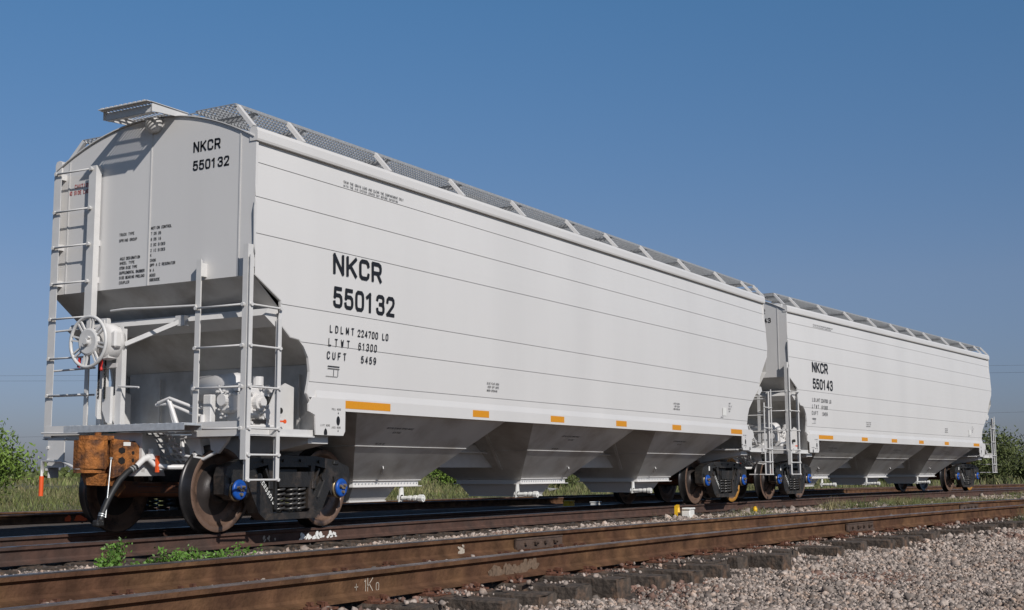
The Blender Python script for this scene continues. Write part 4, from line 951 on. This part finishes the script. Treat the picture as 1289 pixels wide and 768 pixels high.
# ---- lettering on the near side, far side gets the same marks mirrored to read right
def sidemap(sg):
    def f(u,v): 
        i=max(k for k in range(len(seams)) if seams[k]>=v-1e-6) if v<seams[0] else 0
        zt=seams[i]; zb=seams[min(i+1,len(seams)-1)]; return (u if sg<0 else -u, sg*(sy(v)+.0155), v)
    return f
def car_letters(num,body,side_par,end_par):
    for sg,par in ((-1,side_par[0]),(1,side_par[1])):
        mb=MB(); fm=sidemap(sg)
        text(mb,'NKCR',-6.835,2.958,.25,fm,th=.175,w_=.82,span=.955)
        text(mb,num,-6.83,2.565,.25,fm,th=.175,w_=.70,span=1.225)
        for i,(a,b,c0,sp) in enumerate((('LD LMT','224700 LO',-6.35,.62),('LT WT','61300',-6.33,.37),('CU FT','5459',-6.27,.30))):
            z=2.265-i*.155
            text(mb,a.replace(' ','') ,-6.88-.02*i,z,.088,fm,w_=.62,th=.14,span=(.46,.40,.36)[i]); text(mb,b,c0,z-.004,.086,fm,w_=.6,th=.145,span=sp)
        o=mb.build('number_lettering',par,INK)
        mb=MB()
        for ln,(s_,x_,z_) in enumerate((('PLATE DIAGRAM',0,0),)): pass
        for a,b,c_,d in ((-6.90,-6.68,1.868,1.878),(-6.90,-6.68,1.842,1.850),(-6.79,-6.783,1.76,1.84),(-6.71,-6.703,1.76,1.84),(-6.93,-6.71,1.752,1.757)):
            mb.add([fm(a,c_),fm(b,c_),fm(b,d),fm(a,d)],[(0,1,2,3)])
        for t_,x_,z_ in (('BLUE FLAG AREA',-3.38,1.86),('KEEP OFF GATE',-3.36,1.81),('WHEN OPENING',-3.38,1.76),('HATCH CLOSED',3.10,1.86),('KEEP CLEAR',3.14,1.81),('WHEN OPENING',3.10,1.76),('ABDX',5.86,1.98),('16 KL 23',5.84,1.925),('NEW 21',5.84,1.87),('RPK',5.86,1.82),('AIR CO',5.42,1.69)):
            text(mb,t_,x_,z_,.030,fm,w_=.6,th=.15,pitch=1.3)
        text(mb,'TRIM THE GRAIN LOAD AND CLEAN THE COMPARTMENT ONLY',-6.62,4.085,.034,fm,w_=.6,th=.13,pitch=1.22); text(mb,'WITH THE AIR SYSTEM LOCKED OUT BEFORE ENTERING',-6.62,4.04-.0,.030,fm,w_=.6,th=.13,pitch=1.35)
        mb.build('small_stencil',par,INK)
        mb=MB(); mb.add([fm(5.52,1.74),fm(5.72,1.74),fm(5.72,1.90),fm(5.52,1.90)],[(0,1,2,3)]); mb.build('white_label',par,WHITE)
    fe=lambda u,v:(-8.182,-u,v)
    mb=MB(); text(mb,'NKCR',.655,4.24,.125,fe,th=.18,w_=.8,span=.42); text(mb,num,.655,4.03,.115,fe,th=.18,w_=.72,span=.55); mb.build('number_lettering',end_par,INK)
    mb=MB(); z=3.40
    left=[('TRUCK TYPE',3.37),('SPRING GROUP',3.30),('AXLE DESIGNATION',3.085),('WHEEL TYPE',3.032),('STEM SIDE TYPE',2.975),('SUPPLEMENTAL SNUBBER',2.918),('SIDE BEARING PRELOAD',2.861),('COUPLER',2.804)]
    right=[('MOTION CONTROL',3.40),('7 D5 O5',3.335),('6 D5 I6',3.27),('2 DC SIDES',3.205),('2 IC SIDES',3.14),('K',3.085),('CH36',3.025),('QPP A C RESONATOR',2.97),('N A',2.91),('6000',2.853),('SBE60DE',2.80)]
    for t_,z in left: text(mb,t_,-.48 if z>3.2 else -.46,z+.02,.034,fe,w_=.6,th=.16,pitch=1.0 if len(t_)>12 else 1.2)
    for t_,z in right: text(mb,t_,.03,z+.02,.034,fe,w_=.6,th=.16,pitch=1.15)
    mb.build('small_stencil',end_par,INK)
    mb=MB(); text(mb,'CAUTION',-1.27,4.045,.052,fe,w_=.6,th=.16,span=.26); text(mb,'NO SIDE LADDER',-1.37,3.97,.050,fe,w_=.6,th=.16,span=.44); mb.build('caution_stencil',end_par,REDINK)
ends=[c for c in car.children if c.name.startswith('end_sheet')]
# second car: copy everything but its lettering, then letter both
C2=Vector((18.078,-.681,0)); C2A=R(-5.042)
car2=copy_tree(car)
car2.location=C2; car2.rotation_euler=(0,0,C2A)
car2['label']='pale grey covered hopper railway car numbered 550143, the farther one coupled behind'
car_letters('550132',car,sides,ends[0])
s2=[c for c in car2.children if c.name.startswith('side_sheet')]; s2.sort(key=lambda o:o.name); e2=sorted([c for c in car2.children if c.name.startswith('end_sheet')],key=lambda o:o.name)
car_letters('550143',car2,s2,e2[0])

# ================================================================= TRACKSIDE THINGS
def gz_(x,y): return gh(x,y)+tn(x,y)*.6
t=empty('rail_clamp',(4.42,-1.05,gz_(4.42,-1.05)),.2,label='small yellow bent steel clamp standing against the rail below the rear wheels',category='rail clamp',group='yellow track hardware')
mb=MB(); mb.bar((-.05,0,.0),(-.05,0,.22),.06,.03); mb.bar((-.06,0,.21),(.12,0,.23),.06,.04); mb.bar((.11,0,.20),(.06,-.02,.10),.06,.03); mb.build('hook',t,YELLOW)
mb=MB(); mb.bevbox(-.10,.16,-.1,.06,-.01,.03,.01); mb.build('base',t,YELLOW)
t=empty('wheel_chock',(4.75,-1.14,gz_(4.75,-1.14)),.1,label='white painted block standing by the rail beside the yellow clamp',category='block')
mb=MB(); mb.bevbox(-.15,.15,-.09,.09,-.02,.16,.02); mb.build('body',t,WHITE); mb=MB(); mb.bevbox(-.17,.17,-.10,.07,.162,.20,.01); mb.build('cap',t,WHITE)
t=empty('paint_can',(7.9,-1.35,gz_(7.9,-1.35)),0,label='tiny yellow container on the gravel beneath the second wheel truck',category='container')
mb=MB(); mb.lathe([(0,0),(.05,0),(.05,.10),(.035,.12),(0,.12)],(0,0,0),(0,0,1),14); mb.build('body',t,YELLOW); mb=MB(); mb.cyl((0,0,.13),(0,0,1),.03,.03,10); mb.build('lid',t,YELLOW)
for x,y,m,lb,nm in ((11.34,4.95,YELLOW,'little yellow box beyond the train seen under the hopper','yellow_box'),(12.1,4.55,WHITE,'little white box beyond the train seen under the hopper','white_box')):
    t=empty(nm,(x,y,gz_(x,y)),0,label=lb,category='box'); mb=MB(); mb.bevbox(-.14,.14,-.1,.1,0,.17,.02); mb.build('body',t,m); mb=MB(); mb.bevbox(-.15,.15,-.11,.11,.171,.20,.01); mb.build('lid',t,m)
# stones one can point to
V,F=stones(np.array([[0,0,0.]]),np.array([.085])); 
o=np_mesh('rock',V,F,PALEROCK,label='pale pink rock lying against the rail at the right edge',category='rock'); o.location=(7.55,t2(7.55)-G2-.12,TZ[2]-.06)
# switch part under the train (dark curved bracket)
def debris(x,y,rz_,s,lb):
    t=empty('concrete_slab',(x,y,-.44),rz_,label=lb,category='slab',group='broken slabs in the grass')
    mb=MB(); pts=[(random.uniform(-1,1)*s,random.uniform(-.5,.5)*s,random.uniform(0,.25)*s) for _ in range(14)]; mb.hull(pts); mb.build('slab',t,CONC)
debris(6.5,24.5,.3,.6,'grey broken slab lying in the grass left of the coupler'); debris(9.0,30.,-.4,.7,'pale broken slab farther out in the grass left of the coupler'); debris(44,23.4,.2,.9,'pale rubble heap seen under the nearer hopper car')

# ---------------------------------------------------------------- vegetation
def leaf_quads(P,size,elong=2.2,droop=.2):
    n=len(P); Rm=rand_rot(n); l=size*rng.uniform(.6,1.4,n); w_=l/elong
    u=Rm[:,:,0]*l[:,None]; v=Rm[:,:,1]*w_[:,None]; u[:,2]-=droop*l
    V=np.stack([P-u*.5,P+v*.5,P+u*.5,P-v*.5],1).reshape(-1,3); F=np.arange(4*n).reshape(n,4); return V,F
def bush(name,x,y,z,w_,h,n,lsize,m,label,cat,grp,nb=9,low=.05):
    r_=empty(name,(x,y,z),0,label=label,category=cat,group=grp)
    mb=MB(); pts=[]
    for k in range(nb):
        a=random.uniform(0,2*math.pi); e=random.uniform(.25,1.0); tip=Vector((math.cos(a)*w_*.5*math.cos(e*1.3)*random.uniform(.7,1.1),math.sin(a)*w_*.5*math.cos(e*1.3)*random.uniform(.7,1.1),h*(low+(.97-low)*math.sin(e*1.5)*random.uniform(.8,1.08))))
        mid=tip*.5+Vector((random.uniform(-.1,.1)*w_,random.uniform(-.1,.1)*w_,.12*h)); base=Vector((random.uniform(-.06,.06)*w_,random.uniform(-.06,.06)*w_,-.05))
        mb.tube([base,mid*.5+base*.3,mid,tip],[.03*h/2,.02*h/2,.012*h/2,.004],5)
        ws=[]
        for q in range(int(n/nb)):
            t_=random.uniform(.18,1.05); c=(mid*(2*t_) if t_<.5 else mid.lerp(tip,(t_-.5)*2)); s_=.16*w_*(.5+.7*random.random())
            sub=Vector((random.gauss(0,1),random.gauss(0,1),random.gauss(0,.8)))
            sub=sub.normalized()*s_*random.random()**.4
            p=c+sub; p.z=max(.02,p.z); ws.append(p)
        pts+=ws
    mb.build('stems',r_,BARK)
    V,F=leaf_quads(np.array([tuple(p) for p in pts]),lsize,2.6,.3); f=np_mesh('foliage',V,F,m); f.parent=r_
    return r_
gb='bushes beyond the tracks'
bush('bush',9.4,26.2,-.46,4.2,2.6,17000,.15,LEAFB,'bright green feathery bush at the left edge beyond the tracks','bush',gb,26)
bush('bush',8.2,24.4,-.46,1.5,1.0,1800,.09,LEAFB,'low green bush at the right foot of the big one on the left','bush',gb,10)
bush('bush',47,50.,-.46,5.5,1.6,2500,.20,LEAFD,'olive scrubby bush on the horizon just left of the coupler','bush',gb,14)
bush('bush',58,38.6,-.46,5.5,2.6,7000,.17,LEAFB,'green bush seen under the nearer car between first and second hoppers','bush',gb,22)
bush('bush',50,26.,-.46,3.6,1.5,2600,.15,LEAFD,'dusty olive bush seen under the nearer car right of its middle hopper','bush',gb,14)
bush('bush',86,8.5,-.46,7.5,4.4,9000,.26,LEAFD,'tall loose green bush behind the rear end of the farther car','bush',gb,26)
bush('bush',94,6.5,-.46,7,3.2,6000,.26,LEAFD,'lower olive bush at the right edge beyond the farther car','bush',gb,20)
bush('bush',74,13.,-.46,5,2.1,3000,.22,LEAFD,'small bush peeping under the farther car by its last wheels','bush',gb,14)
# far scrub that reads as one band
pts=[]
for k in range(260):
    a=random.uniform(R(-2),R(58)); d=random.uniform(230,420); cxx,cyy=cx+math.cos(a)*d,cy+math.sin(a)*d; hh=random.uniform(.8,2.6)
    for q in range(60): pts.append((cxx+random.gauss(0,2.6),cyy+random.gauss(0,2.6),-.4+abs(random.gauss(0,.45))*hh))
V,F=leaf_quads(np.array(pts),1.3,1.5,0); np_mesh('far_scrub',V,F,LEAFD,kind='stuff',label='low dark band of scrub along the horizon',category='scrub')
def blades(P,h,wd):
    n=len(P); a=rng.uniform(0,2*np.pi,n); lean=rng.normal(0,.35,(n,2))*h[:,None]
    dx=np.stack([np.cos(a),np.sin(a),np.zeros(n)],1)*wd[:,None]
    top=P+np.stack([lean[:,0],lean[:,1],h],1); V=np.stack([P-dx,P+dx,top],1).reshape(-1,3); return V,np.arange(3*n).reshape(n,3)
def field_pts(n,x0,x1,y0,y1,dens=lambda X,Y,d:1):
    X,Y,dep,lat=cand(n,x0,x1,y0,y1); k=(dep>4)&(np.abs(lat)<.43*dep+1)&(rng.uniform(size=n)<dens(X,Y,dep)); return X[k],Y[k],dep[k]
T3=np.vectorize(t3)
VS=[];n0=0;FS=[]
def addb(V,F):
    global n0
    VS.append(V);FS.append(F+n0);n0+=len(V)
X,Y,dp=field_pts(300000,-6,75,6,60,lambda X,Y,d:np.minimum(1,(24/d)**1.3)*(Y>T3(X)+1.6))
cl=.5+.5*np.sin(X*.9+2*np.sin(Y*.5))*np.sin(Y*.8+X*.2)
H_=rng.uniform(.06,.26,len(X))*(.35+1.1*cl)*np.minimum(1.6,np.maximum(1,dp/35)); addb(*blades(np.stack([X,Y,np.full(len(X),-.47)],1),H_,.008*np.maximum(1,dp/16)))
X,Y,dp=field_pts(160000,60,330,-20,320,lambda X,Y,d:np.minimum(1,(70/d)**1.2)*(Y>T3(X)+2.5))
addb(*blades(np.stack([X,Y,np.full(len(X),-.47)],1),rng.uniform(.3,.8,len(X)),.05*np.maximum(1,dp/70)))
np_mesh('field_grass',np.concatenate(VS),np.concatenate(FS),GRASS,kind='stuff',label='green and straw coloured grass of the field beyond the tracks',category='grass')
VS=[];FS=[];n0=0
X,Y,dp=field_pts(420000,2.5,45,-8,3.5,lambda X,Y,d:1.)
d1=Y-T1(X); gap=(d1<-1.0)&(Y-T2(X)>1.0)
pat=np.sin(X*1.1+1.7*np.sin(Y*2))+np.sin(X*.45+.6)+.6*np.sin(Y*3.1+X*2.2)
k=gap&(rng.uniform(size=len(X))<np.clip(.35+.45*pat,.0,1)*np.clip((X-3.5)/5,0,1)*.8)
X,Y,dp=X[k],Y[k],dp[k]; Z=GH(X,Y)
addb(*blades(np.stack([X,Y,Z],1),rng.uniform(.05,.20,len(X))*(.6+.5*np.clip(pat[k],0,1)),.004*np.maximum(1,dp/13)))
np_mesh('track_grass',np.concatenate(VS),np.concatenate(FS),GRASS,kind='stuff',label='short green grass growing between the two nearer tracks at the right',category='grass')
# taller stalks
for i,(x,y) in enumerate(((12.4,-2.4),(10.8,-2.1),(3.1,t2(3.1)-1.15),(2.6,t2(2.6)-1.1),(15.5,-2.9))):
    lb=['tall thin grass stalks left of the white gate shafts','wispy grass tuft below the coupled car ends','dry stalks rising in front of the foreground rail','green tuft growing beside the exposed ties at the right','wispy grass tuft between the tracks under the farther car'][i]
    n=70; P_=np.stack([rng.normal(x,.14,n),rng.normal(y,.07,n),np.full(n,gz_(x,y))],1); V,F=blades(P_,rng.uniform(.12,.42 if i!=3 else .16,n),np.full(n,.006 if i<2 or i>3 else .004)); np_mesh('grass_tuft',V,F,GRASS,label=lb,category='grass tuft',group='grass tufts by the tracks')
# leafy weeds between the tracks at the left
wl=['upright leafy green weed between the tracks at the left, tallest of the clump','low spreading green weed left of the tallest one','low green weed right of the tallest one','bushy green weed in the middle of the clump by the rail','bright green weed near the right end of the clump','thin reddish stemmed weed at the right end of the clump']
for i,(x,y,w_,h,n) in enumerate(((-9.95,-1.55,.24,.30,420),(-10.22,-1.70,.50,.19,420),(-9.80,-1.85,.45,.16,380),(-9.62,-2.05,.60,.25,800),(-9.36,-2.22,.55,.22,700),(-9.10,-2.35,.45,.26,360))):
    r_=empty('weed',(x,y,gz_(x,y)),0,label=wl[i],category='weed',group='leafy weeds between the tracks')
    mb=MB(); pts=[]
    for k in range(10):
        a=random.uniform(0,6.28); tip=Vector((math.cos(a)*w_*.5*random.random(),math.sin(a)*w_*.4*random.random(),h*random.uniform(.6,1)))
        mb.tube([(0,0,-.01),tip*.5+Vector((0,0,.02)),tip],[.003,.003,.0015],5)
        for q in range(n//10): t_=random.uniform(.2,1.05); pts.append(tip*t_+Vector((random.gauss(0,.028),random.gauss(0,.028),random.gauss(0,.018))))
    mb.build('stems',r_,BARK)
    V,F=leaf_quads(np.array([(p.x,p.y,max(.005,p.z)) for p in pts]),.036,1.8,.1); f=np_mesh('foliage',V,F,WEED); f.parent=r_

# ---------------------------------------------------------------- overhead wires far away
def wire(px0,py0,px1,py1,D,lb,sag=1.2):
    def at(px,py):
        d=fw+r2*((px-644.5)/FPX)+u2*((384-py)/FPX); return CAM+d*D
    a,b=at(px0,py0),at(px1,py1)
    pts=[a.lerp(b,k/24)-Vector((0,0,sag*4*(k/24)*(1-k/24))) for k in range(25)]
    mb=MB(); mb.tube(pts,.013,5); mb.build('power_line',None,WIRE,label=lb,category='power line',group='overhead wires in the distance')
wire(-300,474,1700,452,170,'upper thin overhead wire crossing the sky behind both cars',.5)
wire(-300,480,1700,462,171,'second thin overhead wire just below the upper one',.5)
wire(-300,556,1700,505,172,'lowest thin overhead wire crossing the sky behind the train',.5)
print('objects',len(bpy.data.objects))
